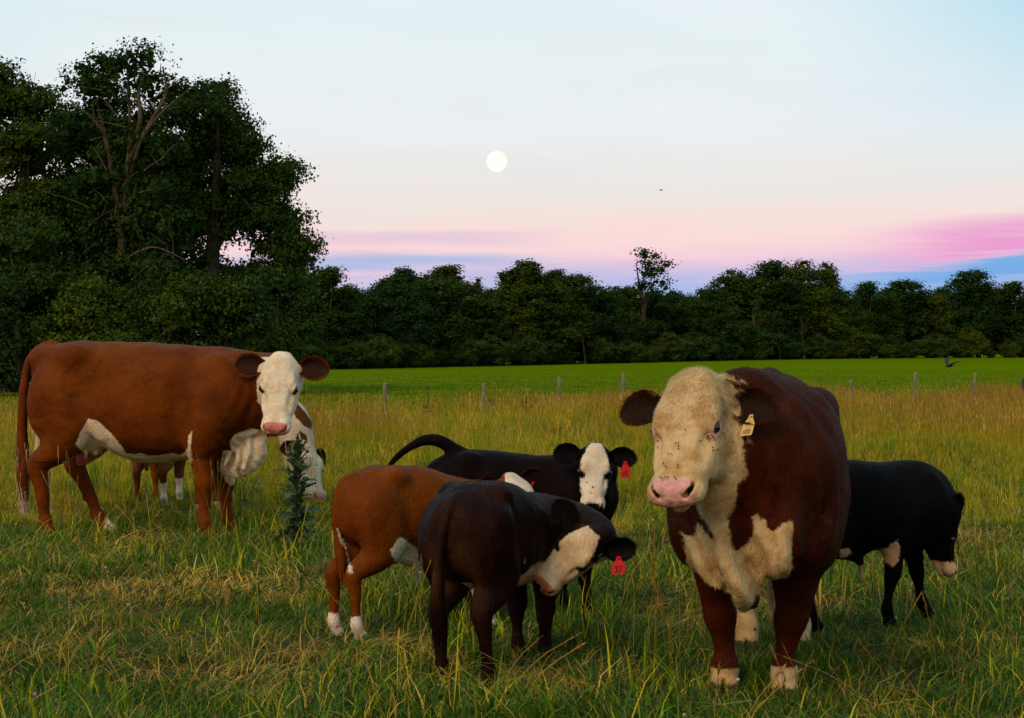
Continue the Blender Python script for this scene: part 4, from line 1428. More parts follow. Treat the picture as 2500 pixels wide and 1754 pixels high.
build_brown_cow()
def build_bull():
    mat = coat_mat('red_bull_coat', (0.033, 0.0052, 0.0008), (0.066, 0.0112, 0.0011), (0.62, 0.42, 0.205), (0.46, 0.26, 0.10), (0.70, 0.34, 0.29), (0.02, 0.009, 0.006), tint=(.085, .055, .032), rough=0.5, spec=0.16)
    th = math.atan2(-1.2, -.237)
    an = Animal('red_bull', 'huge red bull with cream head and white brisket standing square on in front', 'bull', (1.137, 7.99), th, mat, 2, 'grown cattle of the herd')
    F = Field((-1.15, -.62, -.01), (1.85, .60, 1.56), 0.0078)
    st = [(-.98, 1.10, .95, .05), (-.93, 1.24, .78, .16), (-.80, 1.29, .68, .25), (-.60, 1.315, .63, .31), (-.40, 1.30, .60, .34), (-.15, 1.26, .575, .355), (.10, 1.235, .56, .362), (.33, 1.23, .555, .34),
          (.52, 1.245, .55, .31), (.68, 1.255, .535, .275), (.82, 1.235, .53, .25), (.93, 1.19, .55, .225), (1.02, 1.07, .60, .18), (1.08, .96, .74, .07)]
    F.loft(st, 0.05, 2.25)
    H = np.array([(.02, .205, .82, .165), (.04, .205, .70, .140), (-.01, .185, .58, .110), (-.005, .172, .47, .090), (0, .168, .385, .073), (.006, .158, .325, .072), (.0, .150, .27, .056), (0, .143, .20, .044),
                  (0, .14, .15, .047), (.008, .14, .11, .060), (.025, .14, .065, .053), (.045, .142, .022, .066)])
    Hh = np.array([(.05, .15, .92, .19), (.12, .17, .76, .165), (.14, .185, .64, .13), (.04, .19, .53, .10), (-.09, .175, .44, .068), (-.115, .165, .40, .060), (-.10, .16, .30, .049), (-.085, .155, .20, .046),
                   (-.08, .155, .15, .050), (-.07, .155, .11, .062), (-.05, .155, .065, .054), (-.025, .157, .022, .066)])
    def leg(p, side, hx, foot=(0, 0)):
        q = p.copy(); w = np.clip(1 - p[:, 2] / .7, 0, 1)
        q[:, 0] += hx + w * foot[0]; q[:, 1] = side * p[:, 1] + w * foot[1]
        return q
    legs = [leg(H, 1, .53, (.03, -.02)), leg(H, -1, .50, (.0, .01)), leg(Hh, 1, -.66, (.02, -.02)), leg(Hh, -1, -.66, (.10, .05))]
    for L in legs:
        F.tube(L, 0.05, 5)
        add_hoof_gap(F, L, 1)
    for s in (-1, 1):
        F.ell((-.62, s * .25, 1.20), (.12, .06, .06), .12)
        F.ell((-.66, s * .215, .88), (.24, .12, .30), .10)
        F.ell((.66, s * .255, .92), (.20, .09, .33), .10)            # shoulder
        F.ell((.78, s * .185, .74), (.16, .13, .20), .09)            # point of the shoulder / breast muscle
        F.ell((.56, s * .245, .72), (.17, .08, .15), .08)
        F.ell((.38, s * .415, .82), (.09, .06, .34), .16, carve=True)
        F.ell((.86, s * .25, .98), (.05, .04, .24), .08, carve=True)   # crease behind the shoulder
        F.ell((1.02, s * .115, .72), (.08, .085, .15), .06)         # white breast halves
    F.tube(np.array([(-.72, 0, 1.285, .05), (-.62, 0, 1.318, .05), (-.50, 0, 1.295, .05)]), .09, 3)     # hump of the hips
    P = an.loc((.716, 6.92, 1.315))
    hd = Head(P, an.dirn((-.142, -.36, -.40)), an.dirn((-.46, -.88, .45)), .515)
    nb = hd.g(.22, 0, -.34)
    F.tube(np.array([(.60, 0, 1.02, .36), (.78, -.01, 1.04, .31), (.92, -.06, 1.06, .25), (1.02, -.13, 1.07, .205), (*nb, .155)]), .10, 6)
    F.tube(np.array([(.62, 0, 1.22, .10), (.80, .0, 1.27, .095), (.95, -.03, 1.305, .085), (*hd.g(-.02, .05, -.20), .085)]), .08, 5)     # crest
    bst = np.array(COWHEAD)
    bst[:, 3] *= np.interp(bst[:, 0], [-.1, 0, .3, .5, .7, 1], [1.1, 1.12, 1.10, 1.05, 1.06, 1.10])
    bst[:, 1] += np.interp(bst[:, 0], [-.1, 0, .15, .35, .6, 1], [.05, .055, .05, .03, .01, 0.0])
    build_head(F, hd, bst, wk=1.02, brow=1.15)
    F.ell(hd.g(.0, 0, -.03), np.array([.15, .17, .13]) * hd.L, .08, hd.R)             # curly poll
    F.tube(np.array([[*hd.g(.45, 0, -.40), .10], [*hd.g(.40, 0, -.55), .09], [1.12, -.10, .92, .07]]), .06, 4)
    # hanging strip of dewlap down to the brisket
    y0 = lambda px, py, Y: an.loc(at(px, py, Y))
    dl = [(1742, 1215, 6.90, .065), (1757, 1270, 6.91, .040), (1770, 1330, 6.90, .034), (1783, 1390, 6.90, .034), (1797, 1425, 6.91, .038), (1811, 1460, 6.95, .036), (1820, 1488, 7.0, .02)]
    F.tube(np.array([[*y0(a, b, c), r] for a, b, c, r in dl]), .035, 6)
    F.tube(np.array([[*y0(1768, 1300, 6.94), .045], [*y0(1790, 1380, 6.98), .06], [*y0(1812, 1425, 7.03), .075], [*y0(1824, 1458, 7.08), .05]]), .05, 5)
    F.tube(np.array([[*y0(1838, 1310, 6.985), .022], [*y0(1875, 1340, 6.99), .02], [*y0(1885, 1390, 7.0), .018]]), .05, 4)
    F.tube(np.array([[*y0(1700, 1330, 6.97), .02], [*y0(1716, 1380, 6.96), .022], [*y0(1745, 1425, 6.97), .02]]), .05, 4)
    # tail
    F.tube(np.array([(-.88, 0, 1.26, .05), (-.99, 0, 1.18, .042), (-1.03, 0, 1.0, .034), (-1.04, 0, .7, .03), (-1.03, 0, .42, .04), (-1.02, 0, .25, .02)]), .03, 5)

    right = [(1798, 1345), (1822, 1330), (1838, 1310), (1841, 1285), (1838, 1262), (1850, 1254), (1858, 1266), (1868, 1268), (1872, 1290), (1890, 1296), (1905, 1284), (1926, 1272), (1937, 1276), (1934, 1310), (1931, 1345), (1934, 1385),
             (1931, 1402), (1912, 1418), (1890, 1426), (1874, 1448), (1850, 1452), (1836, 1474), (1828, 1502), (1808, 1508), (1795, 1480), (1785, 1448), (1764, 1446), (1738, 1430), (1718, 1425), (1700, 1404), (1682, 1396),
             (1676, 1375), (1675, 1352), (1668, 1310), (1660, 1298), (1676, 1310), (1696, 1310), (1700, 1285), (1704, 1278), (1718, 1292), (1735, 1312), (1752, 1325)]
    strip = [(1690, 1180), (1702, 1240), (1728, 1280), (1752, 1330), (1770, 1400), (1780, 1440), (1805, 1470), (1810, 1420), (1795, 1360), (1782, 1310), (1776, 1265), (1795, 1235), (1800, 1190), (1790, 1120), (1780, 1050), (1690, 1080)]
    slit = [(1777, 1268), (1800, 1280), (1788, 1315), (1797, 1340), (1786, 1322)]
    crest = [(1700, 905), (1745, 911), (1775, 918), (1818, 934), (1790, 930), (1752, 926), (1720, 940)]
    lock = [(1814, 1034), (1820, 1030), (1828, 1062), (1832, 1100), (1838, 1124), (1825, 1122), (1824, 1085)]

    def paint(V, N, Hc):
        px, py, s = an.photo(V)
        chest = (V[:, 0] > .78) & (N[:, 0] > -.15)
        w = np.where(chest & (V[:, 2] < .98), np.maximum(polysd(px, py, right), polysd(px, py, strip)) / s, -.3)
        x, y, z = Hc.T
        throat = np.where((V[:, 0] > .95) & (N[:, 0] > -.5), polysd(px, py, strip) / s, -.3)
        w = np.maximum(w, throat)
        w = np.minimum(w, np.where(chest & (V[:, 2] < .95), -polysd(px, py, slit) / s, .3))
        w = np.maximum(w, np.where((V[:, 2] > 1.15) & (V[:, 0] > .5), polysd(px, py, crest) / s, -.3))
        w = np.maximum(w, np.where((V[:, 0] > .3) & (V[:, 1] > 0) & (x < .3), polysd(px, py, lock) / s, -.3))
        inside = (x > -.32) & (x < 1.2) & (np.abs(y) < .46) & (z > -.62) & (z < .4)
        face = np.minimum.reduce([x + .14 + .95 * np.clip(z + .10, -.5, 0), z + .52, .36 - np.abs(y)]) * hd.L
        w = np.maximum(w, np.where(inside, face, -.3))
        sock = np.where(V[:, 0] > 0, np.where(V[:, 1] > 0, .135, .110), .21) - V[:, 2]
        w = np.maximum(w, np.where(V[:, 2] < .4, np.minimum(sock, V[:, 2] - .052), -.3))
        pad, dk, ay = head_paint(Hc, 1.03)
        p = np.where(inside, pad * hd.L, -.3)
        rim = .068 - np.sqrt(((x - .41) * .8) ** 2 + ((np.abs(y) - .245) * .6) ** 2 + ((z + .035) * 1.2) ** 2)
        p = np.maximum(p, np.where(inside, rim * hd.L, -.3))
        eyer = .050 - np.sqrt(((x - .405)) ** 2 + ((np.abs(y) - .245) * .6) ** 2 + ((z + .033) * 1.45) ** 2)
        k = np.where(inside, np.maximum(dk, eyer) * hd.L, -.3)
        p = np.where(k > 0, -.01, p)
        return {'w': w, 'p': p, 'k': k, 't': np.clip((.056 - V[:, 2]) / .01, 0, 1)}

    def flen(P):
        Hc = hd.loc(P)
        inh = (np.abs(Hc[:, 1]) < .42) & (Hc[:, 0] > -.22) & (Hc[:, 0] < 1.1) & (Hc[:, 2] > -.6)
        top = np.clip(1.0 - Hc[:, 0] / .75, .12, 1)
        return np.where(inh, .007 + .020 * top ** 1.5, .015)

    def curl(P):
        Hc = hd.loc(P)
        inh = (np.abs(Hc[:, 1]) < .5) & (Hc[:, 0] > -.35) & (Hc[:, 0] < .95) & (Hc[:, 2] > -.75)
        return np.where(inh, .45 * np.clip(1.1 - Hc[:, 0] / .7, .2, 1), .12)

    def fmask(V):
        Hc = hd.loc(V)
        inh = (np.abs(Hc[:, 1]) < .5) & (Hc[:, 0] > -.35) & (Hc[:, 0] < .9) & (Hc[:, 2] > -.7)
        return np.where(inh, 3.4, 1.0)

    wear = lambda i, rm, u: np.where(i > .5, -.02, .015 - .05 * np.clip((u - .25) / .3, 0, 1))
    dear = lambda i, rm, u: np.where(i > .5, .02 - .035 * np.clip((rm - .6) / .35, 0, 1), -.03)
    ears = [dict(geo=dict(s=-1, L=.205, W=.080, fwd=0, direct=(.10, -1.0, -.10), open_n=(.35, -.1, 1), base=(.06, .225, -.13)), white=wear, dark=dear),
            dict(geo=dict(s=1, L=.20, W=.080, fwd=0, direct=(.03, 1.0, -.35), open_n=(.4, .6, .9), base=(.06, .215, -.15)), white=wear, dark=dear)]
    def disp(P):
        x, y, z = P.T
        Hc = hd.loc(P)
        off = np.clip((np.linalg.norm((Hc - np.array([.45, 0, -.2])) / np.array([.75, .5, .5]), axis=1) - 1) / .25, 0, 1)
        big = .014 * (vnoise(P, 3.4, 71) - .5) * 2 * np.clip((z - .5) / .2, 0, 1)
        mid = np.clip(1 - np.abs(x + .05) / .45, 0, 1) * np.clip(1 - np.abs(z - .88) / .32, 0, 1)
        ribs = .0025 * np.sin((x + .2 * z) * 2 * np.pi / .12 + 2 * vnoise(P, 3, 75)) * mid
        neck = np.clip((x - .70) / .15, 0, 1) * np.clip((z - .72) / .12, 0, 1)
        folds = .006 * np.sin((x * 1.0 - .25 * z) * 2 * np.pi / .115 + 7 * vnoise(P, 3, 72)) * neck * vnoise(P, 5, 74)
        br = np.clip((x - .85) / .1, 0, 1) * np.clip((.80 - z) / .1, 0, 1)
        cr = .007 * np.sin((y * .8 + .35 * z + .10 * vnoise(P, 5, 73)) * 2 * np.pi / .07) * br
        return (big + ribs + folds + cr) * off
    V, Q, ei = finish_animal(an, F, hd, paint, 150000, flen, .0011, disp=disp, wk=1.02, eye_r=.043, ears=ears, curl=curl, noise=.005, fur_mask=fmask, lift=.25,
                             tailhair=[([(-1.03, 0, .5), (-1.02, 0, .3), (-1.02, 0, .2)], .02, 500, .02, .15)])
    b, d, n, c = ei[1]
    dn = np.array([0, 0, -1.0])
    # slim yellow tag in the ear on the near side of the neck
    ear_tag(an, on_ear(ei[1], .20, .080, .55, .45), an.dirn((1, -.35, .15)), an.dirn((-.28, -.1, -1)), .047, .085, M_tag_yellow, '088', an.dirn((-.2, -1, 0)))
    # flies
    bv = BVHTree.FromPolygons(V.tolist(), Q.tolist())
    fv, ff = sphere_mesh((0, 0, 0), 1.0, 5, 6)
    fv = fv * np.array([.0048, .0027, .0026])
    fm = mk('fly', fv, ff, M_ink, link=False)
    spots = [(1728, 1062), (1732, 1066), (1738, 1060), (1741, 1066), (1736, 1073), (1726, 1072), (1744, 1076), (1722, 1070), (1731, 1078), (1741, 1072), (1752, 1050), (1754, 1044), (1658, 1085), (1659, 1093), (1658, 1099), (1634, 1112),
             (1641, 1112), (1623, 1135), (1629, 1144), (1656, 1146), (1657, 1139), (1613, 1171), (1618, 1173), (1625, 1171), (1632, 1170), (1650, 1170), (1655, 1174), (1738, 1097), (1737, 1103), (1747, 1099), (1652, 1086), (1603, 1048),
             (1608, 1058), (1610, 1078), (1611, 1095), (1706, 1078), (1760, 1058), (1674, 1053)]
    eye = an.loc((0, 0, CAMH))
    for i, (a, b2) in enumerate(spots):
        tgt = an.loc(at(a, b2, 6.8))
        dd = unit(tgt - eye)
        hit, nn, idx, dist = bv.ray_cast(Vector(eye), Vector(dd))
        if hit is None or np.linalg.norm(hd.loc(np.array([hit]))[0] - np.array([.5, 0, -.1])) > .9:
            continue
        o = bpy.data.objects.new('fly', fm.data)
        COL.objects.link(o)
        wp = np.array(hit) @ an.R + an.o
        wn = np.array(nn) @ an.R
        wn = wn if wn @ (np.array([0, 0, CAMH]) - wp) > 0 else -wn
        o.location = wp + wn * .012
        q = Vector(wn).to_track_quat('Z', 'X')
        o.rotation_euler = (q.to_matrix() @ Matrix.Rotation(an.r.uniform(0, 6.28), 3, 'Z')).to_euler()
        tag(o, "small black fly sitting on the cream face of the bull", 'fly', "flies on the bull's face")


build_bull()

# ---------------------------------------------------------------- calves
CALF = [(-.465, .72, .62, .035), (-.45, .79, .56, .10), (-.40, .845, .50, .135), (-.30, .885, .46, .16), (-.16, .89, .425, .175), (0, .875, .395, .19), (.14, .865, .39, .185), (.27, .87, .395, .165),
        (.36, .855, .41, .15), (.44, .80, .47, .115), (.49, .72, .56, .06), (.505, .68, .6, .03)]
CALFHEAD = [(-.10, .0, -.12, .08), (-.04, .055, -.22, .15), (.06, .085, -.33, .21), (.17, .095, -.41, .24), (.29, .08, -.455, .25), (.40, .05, -.455, .245), (.52, .015, -.42, .215),
            (.65, -.01, -.34, .175), (.76, -.03, -.28, .155), (.87, -.035, -.245, .165), (.94, -.045, -.24, .17), (.99, -.075, -.23, .15), (1.02, -.12, -.205, .10)]


def calf(an, P, ex, ez, hl, neck, legs, sc=1.0, xs=1.0, tail=None, paint=None, ears=None, bend=None, extra=None, fur=38000, tailhair=None, h=.0077, lo=(-.95, -.75, -.01), hi=(1.1, .5, 1.15), throat=None, wk=1.0,
         thick=1.12, eye=True, dip=0.0):
    F = Field(np.array(lo) * sc, np.array(hi) * sc, h)
    st = np.array(CALF)
    st[:, 1] -= dip * np.clip(st[:, 0] / .28, 0, 1)
    st[:, 2] = np.minimum(st[:, 2], st[:, 1] - .07)
    st[:, 0] *= xs
    if bend is not None:
        st = np.hstack([st, np.array([[bend(x)] for x in st[:, 0]])])
    F.loft(st * sc, .035, 2.3)
    for L in legs:
        L = L * sc
        L[2:7, 3] *= thick * np.array([1.02, 1.12, 1.12, 1.05, 1.05])
        F.tube(L, .035, 5)
        add_hoof_gap(F, L, 1)
    for s in (-1, 1):
        F.ell(np.array([-.31 * xs, s * .125, .62]) * sc, np.array([.12, .07, .18]) * sc, .06)
        F.ell(np.array([.30 * xs, s * .135 + (bend(.3 * xs) if bend else 0), .64 - dip * .9]) * sc, np.array([.10, .045, .17]) * sc, .06)
        F.ell(np.array([-.22 * xs, s * .125, .84]) * sc, np.array([.055, .04, .04]) * sc, .06)
    hd = Head(P, ex, ez, hl)
    nb = hd.g(.20, 0, -.27)
    F.tube(np.vstack([neck, [[*nb, .092 * sc]]]), .05, 6)
    if throat is not None:
        F.tube(np.array(throat), .05, 5)
    build_head(F, hd, CALFHEAD, brow=1.0, wk=wk)
    if tail is not None:
        F.tube(np.array(tail), .02, 5)
    if extra:
        extra(F, hd)
    def disp(Q):
        x, y, z = Q.T
        big = .008 * (vnoise(Q, 5.0, 81) - .5) * 2 * np.clip((z - .3) / .1, 0, 1)
        mid = np.clip(1 - np.abs(x - .02) / .24, 0, 1) * np.clip(1 - np.abs(z - .62) / .2, 0, 1)
        return big + .003 * np.sin((x + .2 * z) * 2 * np.pi / .075) * mid
    return finish_animal(an, F, hd, lambda V, N, H: paint(V, N, H, hd), int(fur * 1.3), lambda Q: np.full(len(Q), .014), .0009, disp=disp, ears=ears, wk=wk, tailhair=tailhair, noise=.003, eye=eye, curl=.1), hd


def white_face(H, L, jaw=-.33, side=.25, top=-.06, lower=None):
    """white blaze covering the front of the head; H in head lengths"""
    x, y, z = H.T
    ay = np.abs(y)
    lim = np.interp(x, [-.1, .05, .2, .38, .5, .7, .85, 1.05], [.07, .14, .20, .225, .21, .19, .22, .25]) * side / .25
    zz = np.interp(x, [-.1, .2, .45, .6, .8, 1.0], [-.08, -.10, -.14, -.22, -.30, -.36]) if lower is None else np.interp(x, [-.1, .2, .45, .6, .8, 1.0], lower)
    inside = (x > -.25) & (x < 1.15) & (ay < .42) & (z > -.6) & (z < .35)
    return np.where(inside, np.minimum.reduce([x - top, lim - ay, z - zz]) * L, -.3), inside


def eye_patch(H, L, r=.075, yc=.235):
    x, y, z = H.T
    return (r - np.sqrt(((x - .41) * .78) ** 2 + ((np.abs(y) - yc) * .6) ** 2 + ((z + .035) * 1.1) ** 2)) * L


BLACK = dict(dark=(0.0034, 0.0020, 0.0024), mid=(0.0082, 0.0036, 0.0036))
CW = dict(white=(0.80, 0.68, 0.54), white2=(0.70, 0.52, 0.36), pink=(0.45, 0.15, 0.13), black=(0.006, 0.004, 0.005))
GC = 'calves of the herd'
dark_ear = lambda i, rm, u: np.where(i > .5, .01, -.03)


def calf_ears(L=.155, W=.062, **kw):
    return [dict(geo=dict(s=s, L=L, W=W, fwd=0, direct=kw.get('d%d' % s, (.10, s, -.12)), open_n=kw.get('n%d' % s, (.25, s * .2, 1)), base=kw.get('base', (.06, .20, -.14))), dark=dark_ear) for s in (-1, 1)]


# black calf with tag 45, side on, tail in the air, looking out
def calf_45():
    mat = coat_mat('black_calf_coat', BLACK['dark'], BLACK['mid'], CW['white'], CW['white2'], CW['pink'], CW['black'], rough=.5, spec=.1)
    an = Animal('black_calf', 'black calf with raised tail and white face, red tag 45 in its ear', 'calf', (.02, 9.68), math.radians(-8), mat, 3, GC)
    P = an.loc((.445, 9.36, .945))
    legs = [hindleg(-1, -.31, 1.03, 1.02, 1), hindleg(1, -.31, 1.03, 1.02, 1, (.12, 0)), foreleg(-1, .31, 1.03, 1.02, 1, (.10, .02)), foreleg(1, .29, 1.03, 1.02, 1, (-.06, 0))]
    neck = np.array([(.32, 0, .70, .17), (.41, -.03, .76, .135), (.45, -.10, .82, .115)])
    def paint(V, N, H, hd):
        w, ins = white_face(H, hd.L, side=.262, top=-.075)
        x, y, z = H.T
        chin = np.where(ins, np.minimum.reduce([x - .68, z + .42, .16 - np.abs(y)]) * hd.L, -.3)
        w = np.maximum(w, chin)
        ep = np.where(ins, eye_patch(H, hd.L, .078, .20), -.3)
        pad, dk, ay = head_paint(H)
        spots = np.full(len(V), -.3)
        for sx, sy in ((.58, .11), (.66, .02), (.75, .045)):
            spots = np.maximum(spots, np.where(z > -.2, .016 - np.hypot(x - sx, y + sy), -.3))
        k = np.where(ins, np.maximum.reduce([dk * hd.L, ep, spots * hd.L, (pad + .012 - .04 * (z > -.085)) * hd.L]), -.3)
        return {'w': w, 'k': k, 'p': np.where(ins & (k < 0), pad * hd.L - .004, -.3)}
    y0 = lambda px, py: an.loc(at(px, py, 9.72))
    tail = [[*y0(1125, 1108), .04], [*y0(1100, 1094), .036], [*y0(1080, 1082), .031], [*y0(1058, 1075), .028], [*y0(1032, 1077), .024], [*y0(1003, 1091), .0175], [*y0(972, 1114), .0145], [*y0(945, 1147), .013], [*y0(925, 1190), .020], [*y0(915, 1240), .016]]
    (V, Q, ei), hd = calf(an, P, an.dirn((-.06, -.40, -.92)), an.dirn((0.02, -1, .35)), .335, neck, legs, 1.03, 1.08, tail, paint,
                          calf_ears(.155, .058, **{'d-1': (.06, -1, -.05), 'd1': (.10, 1, -.05)}), throat=[(.36, -.02, .60, .12), (.43, -.09, .66, .10), (.455, -.17, .72, .075)])
    b, d, n, c = ei[1]
    ear_tag(an, on_ear(ei[1], .155, .058), an.dirn((1, 0, .08)), an.dirn((0.02, 0, -1)), .052, .088, M_tag_red, '45', an.dirn((0, -1, 0)))


calf_45()


# dark brown calf with tag 37, seen from behind, head turned back
def calf_37():
    mat = coat_mat('dark_calf_coat', (0.0088, 0.0028, 0.0015), (0.0290, 0.0080, 0.0028), (0.74, 0.56, 0.36), (0.64, 0.42, 0.22), (0.50, 0.13, 0.08), CW['black'], tint=(0.085, 0.034, 0.010), rough=.48, spec=.22)
    th = math.atan2(.912, .41)
    an = Animal('dark_calf', 'dark brown calf seen from behind, white face turned back, red tag 37 in its ear', 'calf', (-.058, 7.90), th, mat, 4, GC)
    nearer = lambda p: np.array([p[0] * .973, p[1] * .973, CAMH - (CAMH - p[2]) * .973])
    P = an.loc(nearer((.372, 8.17, .610)))
    bend = lambda x: -.42 * max(0, x - .12) ** 2 * 1.2
    legs = [hindleg(1, -.35, 1.0, 1.02, 1, (.0, .0), 1.05), hindleg(-1, -.35, 1.0, 1.02, 1, (.02, -.03), 1.15), foreleg(-1, .34, 1.0, 1.02, 1, (-.02, -.0)), foreleg(1, .37, 1.0, 1.02, 1, (.03, .0))]
    W = lambda x, y, z, r: [*an.loc(nearer((x, y, z))), r]
    neck = np.array([W(.06, 8.36, .61, .16), W(.17, 8.53, .62, .135), W(.28, 8.56, .61, .115), W(.37, 8.47, .59, .105), W(.40, 8.36, .555, .09)])
    flank = [(1265, 1360), (1280, 1362), (1284, 1375), (1262, 1380)]
    def paint(V, N, H, hd):
        w, ins = white_face(H, hd.L, side=.27, top=-.03, lower=(-.08, -.12, -.22, -.36, -.5, -.5))
        ep = np.where(ins, eye_patch(H, hd.L, .068, .215), -.3)
        pad, dk, ay = head_paint(H)
        x, y, z = H.T
        k = np.where(ins, np.maximum.reduce([dk * hd.L, ep, np.minimum(pad, np.minimum(-y - .0, -.08 - z + .02)) * hd.L]), -.3)
        belly = np.where((V[:, 2] < .56) & (V[:, 0] > -.36) & (V[:, 0] < .28), (-N[:, 2] - .62) * .12, -.3)
        px, py, s = an.photo(V)
        belly = np.maximum(belly, np.where((V[:, 1] < 0) & (V[:, 0] > -.1), polysd(px, py, flank) / s, -.3))
        br = np.where((V[:, 0] > .28) & (V[:, 2] < .52) & (V[:, 2] > .40), (-N[:, 2] - .35) * .10, -.3)
        w = np.maximum.reduce([w, belly, br])
        tt = np.clip((-.30 - V[:, 0]) / .08, 0, 1) * np.clip(1 - np.abs(V[:, 2] - .52) / .16, 0, 1) * np.clip(1.3 - np.abs(np.abs(V[:, 1]) - .07) / .05, 0, 1) * .75
        return {'w': w, 'k': k, 'p': np.where(ins & (k < 0), pad * hd.L, -.3), 't': tt}
    tail = [[-.43, 0, .83, .034], [-.50, .0, .80, .030], [-.54, .008, .72, .025], [-.55, .022, .60, .022], [-.545, .035, .48, .024], [-.54, .04, .38, .028], [-.535, .04, .31, .014]]
    hd0 = Head(P, an.dirn((-.66, -.16, -.66)), an.dirn((-.16, -1.0, .14)), .335)
    we = lambda v: hd0.R @ an.dirn(v)
    ears = calf_ears(.165, .062, **{'d-1': we((-.62, .1, .72)), 'd1': we((1, -.05, .10)), 'n1': we((.1, -1, -.25)), 'n-1': we((-.2, -1, .2))})
    (V, Q, ei), hd = calf(an, P, an.dirn((-.66, -.16, -.66)), an.dirn((-.16, -1.0, .14)), .335, neck, legs, 1.0, 1.14, tail, paint, ears, bend,
                          tailhair=[([(-.545, .035, .48), (-.54, .04, .38), (-.535, .04, .27)], -.1, 900, .017, .12)], fur=52000, dip=.085, lo=(-.75, -.8, -.01), hi=(.9, .4, 1.1),
                          throat=[W(.09, 8.45, .54, .12), W(.20, 8.52, .52, .10), W(.32, 8.46, .50, .075)])
    b, d, n, c = ei[1]
    ear_tag(an, on_ear(ei[1], .165, .062, .5, .5), an.dirn((1, 0, .04)), an.dirn((-.03, -.05, -1)), .059, .079, M_tag_red, '37', an.dirn((0, -1, 0)))


calf_37()


# brown calf behind it
def calf_brown():
    mat = coat_mat('brown_calf_coat', (0.140, 0.0290, 0.0010), (0.200, 0.0440, 0.0014), CW['white'], (0.66, 0.50, 0.36), (0.60, 0.30, 0.24), (0.02, 0.008, 0.005), rough=.52)
    th = math.radians(33)
    an = Animal('brown_calf', 'brown calf with white lower legs standing behind the dark calf, only its white poll showing', 'calf', (-.455, 9.18), th, mat, 5, GC)
    P = an.loc((-.005, 9.44, .785))
    legs = [hindleg(1, -.37, .98, 1.0, 1, (-.09, .0), 1.1), hindleg(-1, -.37, .98, 1.0, 1, (-.05, .0), 1.1), foreleg(-1, .34, .98, 1.0, 1), foreleg(1, .34, .98, 1.0, 1, (.05, 0))]
    neck = np.array([(.33, 0, .60, .15), (.45, -.02, .64, .12), (.55, -.04, .67, .10)])
    flank = [(952, 1345), (975, 1312), (990, 1318), (1010, 1335), (1036, 1352), (1042, 1395), (1010, 1405), (985, 1402), (965, 1372)]
    inner = [(824, 1290), (842, 1330), (856, 1380), (862, 1400), (852, 1398), (846, 1345), (830, 1322)]
    def paint(V, N, H, hd):
        w, ins = white_face(H, hd.L, side=.30, top=-.25, lower=(-.2, -.25, -.3, -.4, -.5, -.5))
        px, py, s = an.photo(V)
        w = np.maximum(w, np.where((V[:, 0] > -.35) & (V[:, 2] < .62), polysd(px, py, flank) / s, -.3))
        w = np.maximum(w, np.where((V[:, 0] < -.3) & (V[:, 0] > -.56), polysd(px, py, inner) / s, -.3))
        w = np.maximum(w, np.where(V[:, 0] < 0, .125, .2) - V[:, 2])
        pad, dk, ay = head_paint(H)
        k = np.where(ins, np.maximum(dk * hd.L, eye_patch(H, hd.L, .04)), -.3)
        return {'w': w, 'k': k, 'p': np.where(ins, pad * hd.L, -.3)}
    tail = [[-.42, 0, .82, .032], [-.475, .005, .79, .030], [-.505, .01, .71, .026], [-.51, .015, .60, .024], [-.495, .015, .50, .022], [-.485, .01, .42, .022], [-.48, .005, .35, .012]]
    def sheath(F, hd):
        F.ell((-.13, -.02, .41), (.10, .045, .05), .05)
        F.tube(np.array([(-.10, -.02, .38, .03), (-.06, -.02, .34, .012)]), .03, 3)
    tuft = [([(-.07, -.02, .35), (-.055, -.02, .30)], .05, 160, .010, .06), ([(-.495, .015, .48), (-.485, .01, .40), (-.48, .005, .33)], -.1, 260, .012, .10)]
    hd0 = Head(P, an.dirn((.40, -.50, -.75)), an.dirn((.5, -.6, .65)), .32)
    we = lambda v: hd0.R @ an.dirn(v)
    ears = calf_ears(.15, .064, **{'d1': we((.85, .25, .30)), 'n1': we((.25, -1, .1))})
    (V, Q, ei), hd = calf(an, P, an.dirn((.40, -.50, -.75)), an.dirn((.5, -.6, .65)), .32, neck, legs, .98, 1.12, tail, paint, ears, extra=sheath, tailhair=tuft, fur=40000, dip=.085, lo=(-.75, -.45, -.01), hi=(1.1, .45, 1.1))
    ear_tag(an, on_ear(ei[1], .15, .064, .5, .2), an.dirn((.8, .5, .08)), an.dirn((0.02, 0, -1)), .05, .082, M_tag_red, '40', an.dirn((.4, -1, 0)))


calf_brown()


